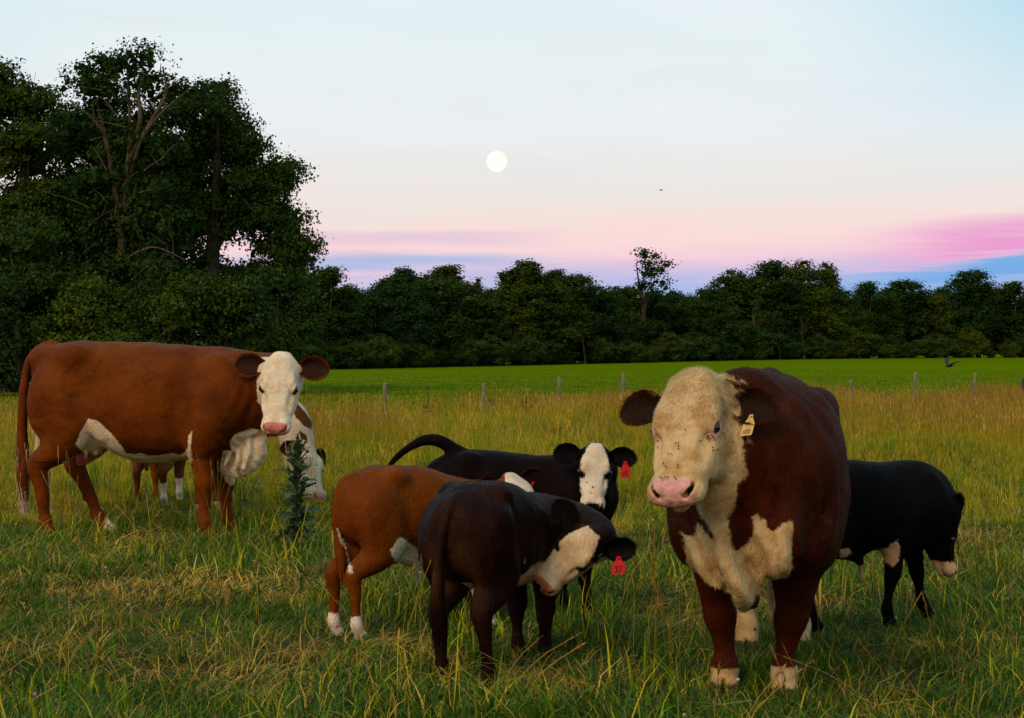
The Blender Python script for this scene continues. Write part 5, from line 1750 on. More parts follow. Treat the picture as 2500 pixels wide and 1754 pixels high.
# black calf grazing behind the bull
def calf_grazing():
    mat = coat_mat('grazing_calf_coat', (0.0030, 0.0021, 0.0028), (0.0054, 0.0035, 0.0042), (0.62, 0.42, 0.26), (0.55, 0.33, 0.18), (0.55, 0.26, 0.18), CW['black'], rough=.5, spec=.1)
    an = Animal('black_calf', 'black calf with pale belly marks and muzzle grazing behind the red bull', 'calf', (1.87, 9.42), math.radians(24), mat, 6, GC)
    P = an.loc((2.385, 9.66, .570))
    legs = [hindleg(-1, -.33, 1.0, 1.0, 1, (.0, .0)), hindleg(1, -.33, 1.0, 1.0, 1, (-.10, .0)), foreleg(-1, .20, 1.0, 1.0, 1, (-.10, .02)), foreleg(1, .36, 1.0, 1.0, 1, (.11, .0))]
    neck = np.array([(.34, 0, .66, .16), (.46, 0, .645, .125), (.53, 0, .575, .105)])
    m1 = [(2010, 1318), (2035, 1296), (2050, 1295), (2045, 1322), (2030, 1334), (2010, 1330)]
    m2 = [(2130, 1345), (2165, 1338), (2192, 1318), (2198, 1345), (2194, 1368), (2180, 1385), (2150, 1365)]
    m3 = [(2052, 1342), (2072, 1338), (2080, 1350), (2066, 1362), (2050, 1362)]
    def paint(V, N, H, hd):
        x, y, z = H.T
        px, py, s = an.photo(V)
        ins = (x > -.2) & (x < 1.15) & (np.abs(y) < .4) & (z > -.55) & (z < .3)
        mz = np.where(ins, np.minimum(x - .74 - .25 * np.clip(z + .25, -.3, .3), 1.2 - x) * hd.L, -.3)
        w = np.maximum.reduce([mz, np.where(V[:, 2] < .62, np.maximum.reduce([polysd(px, py, m1), polysd(px, py, m2), polysd(px, py, m3)]) / s, -.3)])
        blaze = np.where(ins, np.minimum(z + .0, .12 - np.abs(y)) * hd.L, -.3)
        w = np.maximum(w, blaze)
        pad, dk, ay = head_paint(H)
        return {'w': w, 'k': np.where(ins, (dk - .012) * hd.L, -.3), 'p': np.where(ins, pad * hd.L, -.3)}
    tail = [[-.42, 0, .82, .032], [-.50, 0, .78, .028], [-.54, 0, .66, .023], [-.545, 0, .50, .021], [-.54, 0, .36, .016]]
    def sheath(F, hd):
        F.ell((-.10, -.01, .40), (.12, .05, .05), .05)
        F.tube(np.array([(-.06, -.02, .38, .032), (-.03, -.03, .335, .02)]), .03, 3)
    hd0 = Head(P, an.dirn((.19, .0, -.98)), an.dirn((.97, -.04, .2)), .335)
    we = lambda v: hd0.R @ an.dirn(v)
    ears = calf_ears(.16, .062, **{'d-1': we((.34, -.30, .9)), 'd1': we((.1, .8, .6)), 'n-1': we((.55, -.8, -.2)), 'base': (.04, .17, -.06)})
    calf(an, P, an.dirn((.19, .0, -.98)), an.dirn((.97, -.04, .2)), .335, neck, legs, 1.0, 1.12, tail, paint, ears, extra=sheath, fur=36000, lo=(-.75, -.45, -.01), hi=(1.1, .45, 1.1),
         tailhair=[([(-.03, -.03, .345), (-.028, -.03, .29)], .05, 160, .008, .06)], throat=[(.40, 0, .54, .11), (.50, 0, .51, .08)])


calf_grazing()


# calf beyond the brown cow: only its legs show under her belly
def calf_far():
    mat = coat_mat('far_calf_coat', (0.150, 0.038, 0.006), (0.20, 0.055, 0.008), CW['white'], CW['white2'], CW['pink'], (0.02, 0.01, 0.006))
    an = Animal('brown_calf', 'calf hidden behind the brown cow, its legs showing under her belly', 'calf', (-3.40, 17.0), math.radians(88), mat, 8, GC)
    P = an.loc((-3.36, 17.66, .74))
    legs = [hindleg(1, -.33, .98, 1.0, 1, (0, 0), 1.5), hindleg(-1, -.33, .98, 1.0, 1, (0, 0), 1.5), foreleg(-1, .32, .98, 1.0, 1, (0, 0), 1.4), foreleg(1, .32, .98, 1.0, 1, (0, 0), 1.4)]
    neck = np.array([(.33, 0, .66, .16), (.45, 0, .69, .125), (.52, 0, .70, .105)])
    def paint(V, N, H, hd):
        w, ins = white_face(H, hd.L, side=.28)
        w = np.maximum(w, np.where(V[:, 1] < 0, .22, -.1) - V[:, 2])
        return {'w': w}
    tail = [[-.42, 0, .82, .032], [-.49, 0, .78, .028], [-.53, 0, .66, .023], [-.535, 0, .50, .021], [-.53, 0, .36, .016]]
    calf(an, P, an.dirn((.45, .6, -.75)), an.dirn((.4, .5, .8)), .32, neck, legs, .98, 1.08, tail, paint, calf_ears(), fur=9000, h=.012, lo=(-.75, -.45, -.01), hi=(1.1, .45, 1.1))


calf_far()


# second cow, grazing behind the brown cow
def build_grazing_cow():
    mat = coat_mat('spotted_cow_coat', (0.10, 0.024, 0.002), (0.14, 0.034, 0.003), (0.58, 0.46, 0.33), (0.50, 0.36, 0.24), (0.6, 0.25, 0.2), (0.03, 0.012, 0.008))
    an = Animal('spotted_cow', 'brown and white cow grazing behind the standing brown cow, only head and tail in view', 'cow', (-3.32, 15.65), math.radians(0), mat, 9, 'grown cattle of the herd')
    F = Field((-1.05, -.6, -.01), (1.95, .6, 1.55), 0.0125)
    st = [(-.80, 1.16, 1.0, .05), (-.77, 1.28, .88, .14), (-.66, 1.35, .78, .21), (-.40, 1.38, .74, .29), (-.24, 1.37, .65, .33), (-.05, 1.36, .57, .36), (.15, 1.36, .55, .37), (.35, 1.355, .56, .35), (.52, 1.345, .58, .31),
          (.68, 1.32, .58, .28), (.82, 1.26, .60, .24), (.93, 1.18, .68, .17), (1.0, 1.08, .8, .09)]
    F.loft(st, .05, 2.35)
    for L in [hindleg(-1, -.585, 1.5, 1.55, 1.5, (-.16, 0), 2.0), hindleg(1, -.585, 1.5, 1.55, 1.5, (.20, 0), 2.0), foreleg(-1, .58, 1.5, 1.6, 1.5, (0, 0), 1.9), foreleg(1, .60, 1.5, 1.6, 1.5, (.1, 0), 1.9)]:
        F.tube(L, .05, 4)
    P = an.loc(at(752, 1092, 15.4))
    hd = Head(P, an.dirn((.32, -.45, -.84)), an.dirn((.85, -.5, .4)), .50)
    F.tube(np.array([(.75, 0, 1.0, .29), (.98, -.02, .96, .235), (1.2, -.08, .90, .19), (1.38, -.15, .84, .165), (*hd.g(.18, 0, -.26), .14)]), .08, 6)
    build_head(F, hd)
    y0 = lambda px, py: an.loc(at(px, py, 15.75))
    F.tube(np.array([[-.72, 0, 1.33, .045], [-.80, 0, 1.28, .04], [*y0(105, 935), .032], [*y0(88, 985), .028], [*y0(84, 1030), .030], [*y0(97, 1065), .034], [*y0(92, 1100), .032], [*y0(80, 1135), .016]]), .03, 5)
    dark1 = [(726, 985), (748, 1010), (765, 1035), (760, 1050), (742, 1040), (722, 1020), (712, 1000)]
    def paint(V, N, H):
        x, y, z = H.T
        px, py, s = an.photo(V)
        w = np.where(V[:, 0] > .95, .02, -.3)
        w = np.where((V[:, 0] > .7) & (V[:, 2] > .6), -np.maximum(polysd(px, py, dark1), polysd(px, py, [(728, 1050), (748, 1062), (752, 1078), (735, 1072)])) / s, w)
        w = np.where(V[:, 0] > .7, w, np.where((V[:, 0] < -.74) & (V[:, 2] < 1.14), .03, -.3))
        w = np.maximum(w, .12 - V[:, 2])
        pad, dk, ay = head_paint(H)
        ins = (x > -.2) & (x < 1.15) & (np.abs(y) < .4)
        return {'w': w, 'p': np.where(ins, pad * hd.L, -.3), 'k': np.where(ins, np.maximum(dk, np.where(np.abs(y) > .15, .04 - np.hypot(x - .4, z + .03), -.3)) * hd.L, -.3)}
    ears = [dict(geo=dict(s=s, L=.2, W=.075, fwd=0, direct=(.1, s, -.2), open_n=(.3, s * .2, 1))) for s in (-1, 1)]
    pts = [y0(88, 985), y0(84, 1030), y0(97, 1065), y0(90, 1110)]
    finish_animal(an, F, hd, paint, 16000, lambda P_: np.full(len(P_), .013), .0012, ears=ears, tailhair=[(pts, .03, 900, .025, .12)])


build_grazing_cow()
# ------------------------------------------------------------------ grass: tufts of blades planted over the pasture
PAL = dict(
    deep=(0.030, 0.076, 0.008), green=(0.064, 0.126, 0.009), blue=(0.058, 0.116, 0.040), fresh=(0.150, 0.235, 0.012), yellow=(0.460, 0.370, 0.018),
    straw=(0.600, 0.380, 0.090), orange=(0.540, 0.240, 0.035), tan=(0.330, 0.185, 0.060), gold=(0.520, 0.340, 0.012), olive=(0.290, 0.270, 0.012), rust=(0.460, 0.210, 0.045), field=(0.132, 0.198, 0.003))


def blades(n, rad, h0, h1, lean0, lean1, wid, pal, wts, r, segs=4, pref=None, spread=2.5):
    """n curved tapering blades rooted in a disc"""
    names = list(pal)
    cols = np.array([PAL[k] for k in names])[r.choice(len(names), n, p=np.array(wts) / np.sum(wts))] * r.uniform(.75, 1.25, (n, 1))
    a = r.uniform(0, 2 * np.pi, n); q = rad * np.sqrt(r.uniform(0, 1, n))
    bx, by = np.cos(a) * q, np.sin(a) * q
    ad = r.uniform(0, 2 * np.pi, n) if pref is None else r.normal(pref, spread, n)
    dx, dy = np.cos(ad), np.sin(ad)
    h = r.uniform(h0, h1, n); ln = r.uniform(lean0, lean1, n)
    w = wid * r.uniform(.6, 1.3, n)
    sx, sy = -dy, dx
    tw = r.normal(0, .5, n)
    s = np.linspace(0, 1, segs)
    V = []
    for i, t in enumerate(s):
        th = ln * (t ** 1.2)
        out = h * t * np.sin(th * .9); up = h * t * np.cos(th * .95)
        ww = w * (1 - t ** 1.6) * (1 if i else .8)
        cx, cy, cz = bx + dx * out, by + dy * out, np.maximum(up, .004)
        ca, sa = np.cos(tw), np.sin(tw)
        ox, oy = (sx * ca + dx * sa) * ww, (sy * ca + dy * sa) * ww
        if i < segs - 1:
            V.append(np.stack([cx - ox, cy - oy, cz], 1)); V.append(np.stack([cx + ox, cy + oy, cz], 1))
        else:
            V.append(np.stack([cx, cy, cz], 1))
    m = len(V)
    V = np.stack(V, 1).reshape(-1, 3)
    tri = []
    for i in range(segs - 2):
        tri += [[2 * i, 2 * i + 1, 2 * i + 3], [2 * i, 2 * i + 3, 2 * i + 2]]
    tri += [[m - 3, m - 2, m - 1]]
    F = (np.arange(n)[:, None, None] * m + np.array(tri)[None]).reshape(-1, 3)
    return V, F, np.repeat(cols, m, 0)


def seed_stems(n, rad, h0, h1, col, hcol, r, hlen=.09, hw=.011, lean=.25):
    """upright hay stems, each with a loose seed head of small spikelets"""
    Vs, Fs, Cs, o = [], [], [], 0
    for _ in range(n):
        a = r.uniform(0, 6.28); q = rad * math.sqrt(r.uniform())
        h = r.uniform(h0, h1); ad = r.uniform(0, 6.28); ln = r.uniform(0, lean)
        t = np.linspace(0, 1, 5)[:, None]
        d = np.array([math.cos(ad), math.sin(ad), 0])
        P = np.array([math.cos(a) * q, math.sin(a) * q, 0]) + d * (np.sin(ln) * h * t ** 1.7) + np.array([0, 0, h]) * t * (1 - .25 * ln * t)
        V, F = tube_mesh(P, np.full(5, .0014), 3)
        F = np.vstack([F[:, [0, 1, 2]], F[:, [0, 2, 3]]])
        Vs.append(V); Fs.append(F + o); o += len(V)
        Cs.append(np.tile(np.array(PAL[col]) * r.uniform(.8, 1.2), (len(V), 1)))
        g = unit(P[-1] - P[-2])
        m = 16
        u = r.uniform(0, 1, m)
        ang = r.uniform(0, 6.28, m)
        hl = hlen * r.uniform(.7, 1.4)
        wv = hw * r.uniform(.6, 1.5) * np.sin(np.clip(u * 1.15 + .1, 0, 1) * np.pi) ** .7
        c = P[-1] + g * ((u - .25) * hl)[:, None]
        e1 = unit(np.cross(g, [.3, .9, .1])); e2 = np.cross(g, e1)
        rad_ = np.cos(ang)[:, None] * e1 + np.sin(ang)[:, None] * e2
        tip = c + rad_ * wv[:, None] + g * .014
        side = np.cross(rad_, g) * .0034
        V = np.stack([c - side, c + side, tip + g * .006, ], 1).reshape(-1, 3)
        Vs.append(V); Fs.append(np.arange(3 * m).reshape(-1, 3) + o); o += len(V)
        Cs.append(np.tile(np.array(PAL[hcol]) * r.uniform(.7, 1.25), (len(V), 1)))
    return np.vstack(Vs), np.vstack(Fs), np.vstack(Cs)


def cat(*parts):
    Vs, Fs, Cs, o = [], [], [], 0
    for V, F, c in parts:
        Vs.append(V); Fs.append(F + o); Cs.append(c); o += len(V)
    return np.vstack(Vs), np.vstack(Fs), np.vstack(Cs)


GR = np.random.default_rng(77)


def proto_set(cname, makers):
    c = bpy.data.collections.new(cname)
    for i, mkr in enumerate(makers):
        V, F, col = mkr()
        o = mk('grass_tuft', V, F, M_grass, None, smooth=True, cols=col, link=False)
        o.name = '%s_tuft_%02d' % (cname, i)
        c.objects.link(o)
    return c


G1 = ['deep', 'green', 'blue', 'fresh', 'yellow', 'straw', 'orange', 'tan']
near_protos = proto_set('near', [
    lambda: blades(58, .15, .07, .20, .2, 1.3, .0030, G1, [5, 5, 3, 2, .6, .7, .4, .5], GR),                       # 0 green sward
    lambda: blades(58, .15, .06, .17, .4, 1.5, .0032, G1, [4, 5, 2, 3, 1, 1, .6, .8], GR, pref=.5, spread=.8),       # 1 brushed over
    lambda: blades(58, .15, .06, .19, .3, 1.4, .0028, G1, [5, 3, 5, 1, .4, .5, .4, .8], GR, pref=2.7, spread=.9),    # 2
    lambda: blades(52, .16, .05, .16, .8, 1.75, .0026, G1, [1.5, 1.5, .8, 1, 1, 4, 2.2, 4], GR, pref=.2, spread=.7),   # 3 flattened straw
    lambda: blades(52, .16, .05, .18, .9, 1.8, .0026, G1, [1.5, 1.5, .8, .6, .8, 3.4, 2.6, 3.5], GR, pref=2.2, spread=.9),  # 4
    lambda: cat(blades(40, .14, .10, .26, .1, .9, .0036, G1, [3, 5, 2, 4, 2, .6, .3, .2], GR), blades(5, .1, .2, .34, .1, .7, .0034, ['fresh', 'yellow', 'straw'], [2, 2, 1], GR)),   # 5 taller
    lambda: blades(26, .13, .10, .24, .3, 1.2, .0062, ['deep', 'green', 'fresh'], [3, 4, 2], GR),                      # 6 broad leaves
    lambda: cat(blades(34, .13, .08, .2, .3, 1.4, .0030, G1, [4, 4, 3, 2, 1, 1, 1, 1], GR), seed_stems(2, .1, .22, .42, 'yellow', 'straw', GR, .06, .008, .5)),   # 7 with seed stems
    lambda: cat(blades(30, .13, .08, .2, .3, 1.4, .0030, G1, [3, 3, 3, 2, 2, 2, 1, 1], GR), seed_stems(3, .12, .26, .5, 'straw', 'tan', GR, .07, .008, .7)),      # 8
    lambda: blades(16, .2, .16, .36, 1.1, 1.75, .0024, ['straw', 'orange', 'tan', 'yellow'], [4, 3, 2, 2], GR),      # 9 long dead stalks lying over
])
G2 = ['green', 'fresh', 'yellow', 'olive', 'gold', 'straw', 'rust']
mid_protos = proto_set('mid', [
    lambda: blades(50, .20, .14, .36, .1, .9, .0044, G2, [4, 4, 2, 3, 2, .6, .3], GR, 3),
    lambda: blades(50, .20, .14, .34, .2, 1.0, .0044, G2, [2, 3, 3, 3, 3, 1.2, .6], GR, 3),
    lambda: blades(46, .20, .10, .28, .3, 1.2, .0044, ['deep', 'green', 'blue', 'fresh', 'olive'], [3, 4, 2, 2, 2], GR, 3),
    lambda: cat(blades(34, .2, .14, .34, .1, .9, .0044, G2, [2, 3, 3, 3, 3, 1, .5], GR, 3), seed_stems(7, .2, .36, .62, 'gold', 'straw', GR, .09, .012)),
    lambda: cat(blades(30, .2, .14, .34, .1, .9, .0044, G2, [2, 2, 3, 3, 3, 1, .5], GR, 3), seed_stems(9, .22, .38, .66, 'olive', 'rust', GR, .10, .013)),
    lambda: cat(blades(30, .2, .14, .34, .1, .9, .0044, G2, [2, 2, 2, 3, 4, 2, .5], GR, 3), seed_stems(8, .22, .34, .60, 'gold', 'tan', GR, .10, .013)),
])
field_protos = proto_set('field', [
    lambda: blades(60, .45, .05, .13, .2, 1.1, .010, ['field', 'field', 'fresh', 'olive'], [4, 4, 1, .5], GR, 3),
    lambda: blades(60, .45, .04, .11, .3, 1.2, .010, ['field', 'field', 'yellow', 'olive'], [4, 4, .3, .8], GR, 3),
])


def gn_scatter(name, P, rot, scl, idx, coll, mat=None):
    me = bpy.data.meshes.new(name)
    n = len(P)
    me.vertices.add(n)
    me.vertices.foreach_set('co', np.asarray(P, np.float32).ravel())
    a = me.attributes.new('turn', 'FLOAT_VECTOR', 'POINT'); a.data.foreach_set('vector', np.asarray(rot, np.float32).ravel())
    a = me.attributes.new('grow', 'FLOAT_VECTOR', 'POINT'); a.data.foreach_set('vector', np.asarray(scl, np.float32).ravel())
    a = me.attributes.new('pick', 'INT', 'POINT'); a.data.foreach_set('value', np.asarray(idx, np.int32))
    o = bpy.data.objects.new(name, me)
    COL.objects.link(o)
    ng = bpy.data.node_groups.new(name + '_planting', 'GeometryNodeTree')
    ng.interface.new_socket('Geometry', in_out='INPUT', socket_type='NodeSocketGeometry')
    ng.interface.new_socket('Geometry', in_out='OUTPUT', socket_type='NodeSocketGeometry')
    N, L = ng.nodes, ng.links
    gi, go = N.new('NodeGroupInput'), N.new('NodeGroupOutput')
    ci = N.new('GeometryNodeCollectionInfo')
    ci.inputs['Collection'].default_value = coll
    ci.inputs['Separate Children'].default_value = True
    ci.inputs['Reset Children'].default_value = True
    ip = N.new('GeometryNodeInstanceOnPoints')
    ip.inputs['Pick Instance'].default_value = True
    def na(nm, dt):
        q = N.new('GeometryNodeInputNamedAttribute')
        q.data_type = dt
        q.inputs['Name'].default_value = nm
        return q.outputs[0]
    L.new(gi.outputs[0], ip.inputs['Points'])
    L.new(ci.outputs[0], ip.inputs['Instance'])
    L.new(na('pick', 'INT'), ip.inputs['Instance Index'])
    L.new(na('turn', 'FLOAT_VECTOR'), ip.inputs['Rotation'])
    L.new(na('grow', 'FLOAT_VECTOR'), ip.inputs['Scale'])
    L.new(ip.outputs[0], go.inputs[0])
    md = o.modifiers.new('planting', 'NODES')
    md.node_group = ng
    o['kind'] = 'stuff'
    return o


def zone(y0, y1, dens, side=2.5):
    """random spots on the ground the camera can see (with a margin to both sides) between two distances"""
    ys = np.linspace(y0, y1, 60)
    wd = 2 * (ys * 0.30 + side)
    n = int(np.trapezoid(wd, ys) * dens) if hasattr(np, 'trapezoid') else int(np.trapz(wd, ys) * dens)
    cdf = np.cumsum(wd); cdf = cdf / cdf[-1]
    Y = np.interp(GR.uniform(0, 1, n), np.concatenate([[0], cdf]), np.concatenate([[y0], ys]))
    X = GR.uniform(-1, 1, n) * (Y * 0.30 + side)
    Z = ground_z(X, Y)
    near = np.clip((70 - Y) / 30, 0, 1)
    Z = Z + near * .05 * (vnoise(np.stack([X, Y, 0 * X], 1), .5, 3) - .5) * 2
    return np.stack([X, Y, Z - .006], 1)


def hay_edge(X):
    return 36.5 + np.clip((X + 8) * .75, 0, 13)


def trodden(P, r0, low):
    k = np.ones(len(P))
    for f in FEET:
        c = f.mean(0)
        m = np.hypot(P[:, 0] - c[0], P[:, 1] - c[1]) < 2.2
        if m.any():
            d = np.sqrt(((P[m][:, None, :2] - f[None]) ** 2).sum(-1)).min(1)
            k[m] = np.minimum(k[m], low + (1 - low) * np.clip((d - .06) / r0, 0, 1))
    return k


def plant_near():
    P = zone(6.2, 15.5, 76)
    n = len(P)
    q = P.copy(); q[:, 2] = 0
    dry = .62 * vnoise(q, .75, 41) + .38 * vnoise(q, 2.3, 42)
    lush = vnoise(q, .55, 43)
    u = GR.uniform(0, 1, n)
    idx = np.where(u < .30, 0, np.where(u < .56, 1, np.where(u < .80, 2, np.where(u < .86, 5, np.where(u < .93, 6, np.where(u < .95, 7, np.where(u < .965, 8, 9)))))))
    isdry = dry + GR.normal(0, .09, n) > .645
    idx = np.where(isdry & (u < .85), np.where(u < .38, 3, np.where(u < .72, 4, 9)), idx)
    s = GR.uniform(.75, 1.2, n) * (.66 + .50 * lush)
    s = np.where((idx == 5) & (lush > .55), s * 1.25, s)
    s = s * trodden(P, .35, .74)
    # the sward brushed in slow whorls
    whirl = 2 * np.pi * vnoise(q, .35, 44) * 1.6
    rz = np.where(np.isin(idx, (1, 2, 3, 4)), whirl + GR.normal(0, .6, n), GR.uniform(0, 6.28, n))
    rot = np.stack([GR.normal(0, .10, n), GR.normal(0, .10, n), rz], 1)
    gn_scatter('near_grass', P, rot, np.stack([s * 1.18, s * 1.18, s * .80 * GR.uniform(.8, 1.15, n)], 1), idx, near_protos)


def plant_mid():
    P = zone(14.5, 50.5, 24, 3)
    n = len(P)
    q = P.copy(); q[:, 2] = 0
    # ragged far edge where the tall hay stops at the fence
    keep = P[:, 1] < hay_edge(P[:, 0]) + 2.4 * (vnoise(q, .5, 51) - .5)
    P, q = P[keep], q[keep]
    n = len(P)
    gold = .6 * vnoise(q * np.array([.6, .25, 1]), .6, 52) + .4 * vnoise(q, 1.1, 53) + .010 * (P[:, 1] - 24)
    u = GR.uniform(0, 1, n)
    idx = np.where(gold + GR.normal(0, .1, n) > .655, np.where(u < .3, 3, np.where(u < .6, 4, np.where(u < .85, 5, 1))), np.where(u < .42, 0, np.where(u < .62, 1, np.where(u < .88, 2, 3))))
    s = GR.uniform(.75, 1.2, n) * (.72 + .5 * vnoise(q, .4, 54)) * np.clip(.52 + (P[:, 1] - 14) * .022, .52, .86)
    s = s * trodden(P, .4, .62)
    hx = (P[:, 0] / P[:, 1] * FPX + CX)
    s = np.where((hx > 700) & (hx < 850) & (P[:, 1] < 15.3), s * 2.5, s)      # a thick stand where the second cow grazes
    rot = np.stack([GR.normal(0, .08, n), GR.normal(0, .08, n), GR.uniform(0, 6.28, n)], 1)
    gn_scatter('hay_grass', P, rot, np.stack([s * 1.15, s * 1.15, s], 1), idx, mid_protos)


def plant_field():
    P = zone(36, 150, 2.0, 4)
    P = P[GR.uniform(0, 1, len(P)) < np.clip((150 - P[:, 1]) / 75, 0, 1) ** 1.5]
    P = P[P[:, 1] > hay_edge(P[:, 0]) - .8]
    n = len(P)
    s = GR.uniform(.8, 1.3, n)
    gn_scatter('field_grass', P, np.stack([0 * s, 0 * s, GR.uniform(0, 6.28, n)], 1), np.stack([s * 1.2, s * 1.2, s * np.clip(.8 - (P[:, 1] - 60) * .006, .25, .8)], 1), GR.integers(0, 2, n), field_protos)


plant_near()
plant_mid()
plant_field()
# ------------------------------------------------------------------ fence, thistle, flowers, birds, moon
M_post = bark_mat('weathered_post', (0.155, 0.12, 0.09), (0.27, 0.22, 0.17))
M_post_dark = bark_mat('dark_post', (0.045, 0.036, 0.028), (0.08, 0.065, 0.05))


def post(px, Y, h, rad, lean, lab, mat, seed):
    r = np.random.default_rng(seed)
    X = (px - CX) * Y / FPX
    z0 = float(ground_z(X, Y))
    root = thing('fence_post', lab, 'fence post', (X, Y, z0), 0, 'fence posts along the hay')
    n = 8
    t = np.linspace(-.12, 1, n)
    P = np.stack([lean * h * np.clip(t, 0, 1) + r.normal(0, .006, n), r.normal(0, .006, n), h * t], 1)
    R = rad * (1.06 - .14 * np.clip(t, 0, 1)) * r.uniform(.95, 1.05, n)
    R = R * .84
    V, F = tube_mesh(P, R, 9)
    top = P[-1] + np.array([rad * .25, 0, rad * .28])
    V = np.vstack([V, top])
    k = len(V) - 1
    o = (n - 1) * 9
    F = np.vstack([F, np.array([[o + i, o + (i + 1) % 9, k, k] for i in range(9)])[:, :4]])
    V[o:o + 9, 2] += np.linspace(-1, 1, 9) * rad * .3
    me = bpy.data.meshes.new('post')
    me.from_pydata(V.tolist(), [], [list(dict.fromkeys(f)) for f in F.tolist()])
    me.materials.append(mat)
    o = bpy.data.objects.new('post', me); COL.objects.link(o); o.parent = root
    # wire staples
    for q in (.45, .75):
        b = mk('staple', *tube_mesh(np.array([[-.012, -rad * 1.02, h * q], [0, -rad * 1.18, h * q], [.012, -rad * 1.02, h * q]]) + np.array([lean * h * q, 0, 0]), np.full(3, .003), 5), mat, root)


for i, a in enumerate([(940, 37.5, .80, .052, -.02, 'leftmost pale fence post, leaning a little, right of the cow with the white face', M_post),
                       (1178, 38.5, .77, .050, .03, 'pale fence post directly above the raised tail of the black calf', M_post),
                       (1364, 43.0, .85, .050, .02, 'brownish fence post between the black calf and the bull, half sunk in tall hay', M_post),
                       (1521, 45.5, .92, .048, -.01, 'fence post rising just behind the ear of the bull', M_post),
                       (2079, 46.0, .74, .045, -.02, 'short pale fence post just right of the hips of the bull', M_post),
                       (2233, 46.5, .93, .048, .02, 'tallest fence post in the golden hay right of the bull', M_post),
                       (2376, 47.0, .90, .048, .06, 'slightly tilted fence post below the flying swallow', M_post),
                       (2441, 47.0, .50, .032, 0, 'short dark stake between the last two fence posts', M_post_dark),
                       (2498, 47.5, .76, .045, 0, 'last fence post at the edge of the picture', M_post_dark)]):
    post(*a, 60 + i)


def mullein(px, Y, h, lab, seed):
    r = np.random.default_rng(seed)
    X = (px - CX) * Y / FPX
    root = thing('mullein', lab, 'wild plant', (X, Y, 0), r.uniform(0, 6), 'yellow flower spikes at the fence')
    mk('stem', *tube_mesh(np.array([[0, 0, 0], [.005, 0, h * .5], [0, .004, h]]), np.array([.012, .010, .006]), 6), plain_mat('mullein_stem', (.08, .10, .03)), root)
    n = 120
    u = r.uniform(.55, 1, n); a = r.uniform(0, 6.28, n)
    C = np.stack([np.cos(a) * .022, np.sin(a) * .022, u * h], 1)
    V, F, c = leaves(C, np.stack([np.cos(a), np.sin(a), 0 * a], 1), .035, r, np.tile(np.array([.28, .24, .02]), (n, 1)))
    mk('flower_spike', V, F, M_leaf_near, root, smooth=False, cols=c)
    n = 26
    u = r.uniform(.02, .5, n); a = r.uniform(0, 6.28, n)
    C = np.stack([np.cos(a) * .10, np.sin(a) * .10, u * h], 1)
    V, F, c = leaves(C, np.stack([.3 * np.cos(a), .3 * np.sin(a), 1 + 0 * a], 1), .10, r, np.tile(np.array([.12, .16, .04]), (n, 1)))
    mk('foliage', V, F, M_leaf_near, root, smooth=False, cols=c)


mullein(1045, 36, .78, 'thin yellow flower spike standing between the first two fence posts', 1)
mullein(1207, 39, .80, 'thin yellow flower spike close beside the second fence post', 2)
mullein(1286, 39.5, .86, 'thin yellow flower spike halfway between the second and third fence post', 3)


# ---- thistle
M_thistle = plain_mat('thistle_leaf', (0.034, 0.062, 0.022), .6, .25, 12, .35)
M_thistle_lt = plain_mat('thistle_leaf_pale', (0.060, 0.092, 0.045), .6, .3, 12, .3)


def thistle_leaf_mesh(L, r, mat):
    """long leaf with spiny lobes, folded along the rib and arched"""
    n = 9
    V, F = [], []
    rib = []
    for i in range(n):
        t = i / (n - 1)
        rib.append((t * L, 0, .18 * L * math.sin(t * 2.4) - .16 * L * t * t))
    V = list(rib)
    for s in (-1, 1):
        base = len(V)
        for i in range(n):
            t = i / (n - 1)
            w = L * .20 * math.sin(min(t * 1.15 + .12, 1) * math.pi) ** .8 * (1.0 if i % 2 else .38) * r.uniform(.8, 1.2)
            x, y, z = rib[i]
            V.append((x + .05 * L * (i % 2), s * max(w, .002), z + w * .45))
        for i in range(n - 1):
            f = [i, i + 1, base + i + 1, base + i]
            F.append(f if s < 0 else f[::-1])
    me = bpy.data.meshes.new('leaf')
    me.from_pydata(V, [], F)
    me.materials.append(mat)
    return me


def build_thistle():
    r = np.random.default_rng(5)
    Y = 12.6
    base = at(727, 1358, Y)
    root = thing('thistle', 'dark blue green spiny thistle standing in the grass between the cow and the calves', 'wild plant', (base[0], Y, 0), 0)
    H = .80
    mk('stem', *tube_mesh(np.array([[0, 0, 0], [.01, 0, .3], [-.005, .01, .6], [.0, 0, H]]), np.array([.016, .014, .011, .006]), 7), M_thistle, root)
    ms = [thistle_leaf_mesh(.27, r, M_thistle) for _ in range(3)] + [thistle_leaf_mesh(.27, r, M_thistle_lt)]
    for i in range(150):
        t = (i + .5) / 150
        z = H * (.10 + .90 * t)
        a = i * 2.39996 + r.normal(0, .2)
        sc = np.interp(t, [0, .3, .6, 1], [.70, .72, .60, .34]) * r.uniform(.55, 1.3)
        o = bpy.data.objects.new('leaf', ms[3 if r.uniform() < .16 else r.integers(0, 3)])
        COL.objects.link(o); o.parent = root
        o.location = (math.cos(a) * .008, math.sin(a) * .008, z)
        o.rotation_euler = (r.normal(0, .5), np.interp(t, [0, 1], [.1, -1.0]) + r.normal(0, .45), a)
        o.scale = (sc, sc, sc)
    for k in range(5):
        a = k * 1.4
        p0 = np.array([0, 0, H * r.uniform(.6, .9)]); p1 = p0 + np.array([math.cos(a) * .07, math.sin(a) * .07, .10])
        b = mk('branch', *tube_mesh(np.array([p0, (p0 + p1) / 2 + [0, 0, .01], p1]), np.array([.006, .005, .004]), 5), M_thistle, root)
        mk('bud', *sphere_mesh(p1, .014, 6, 8), M_thistle_lt, root)


build_thistle()


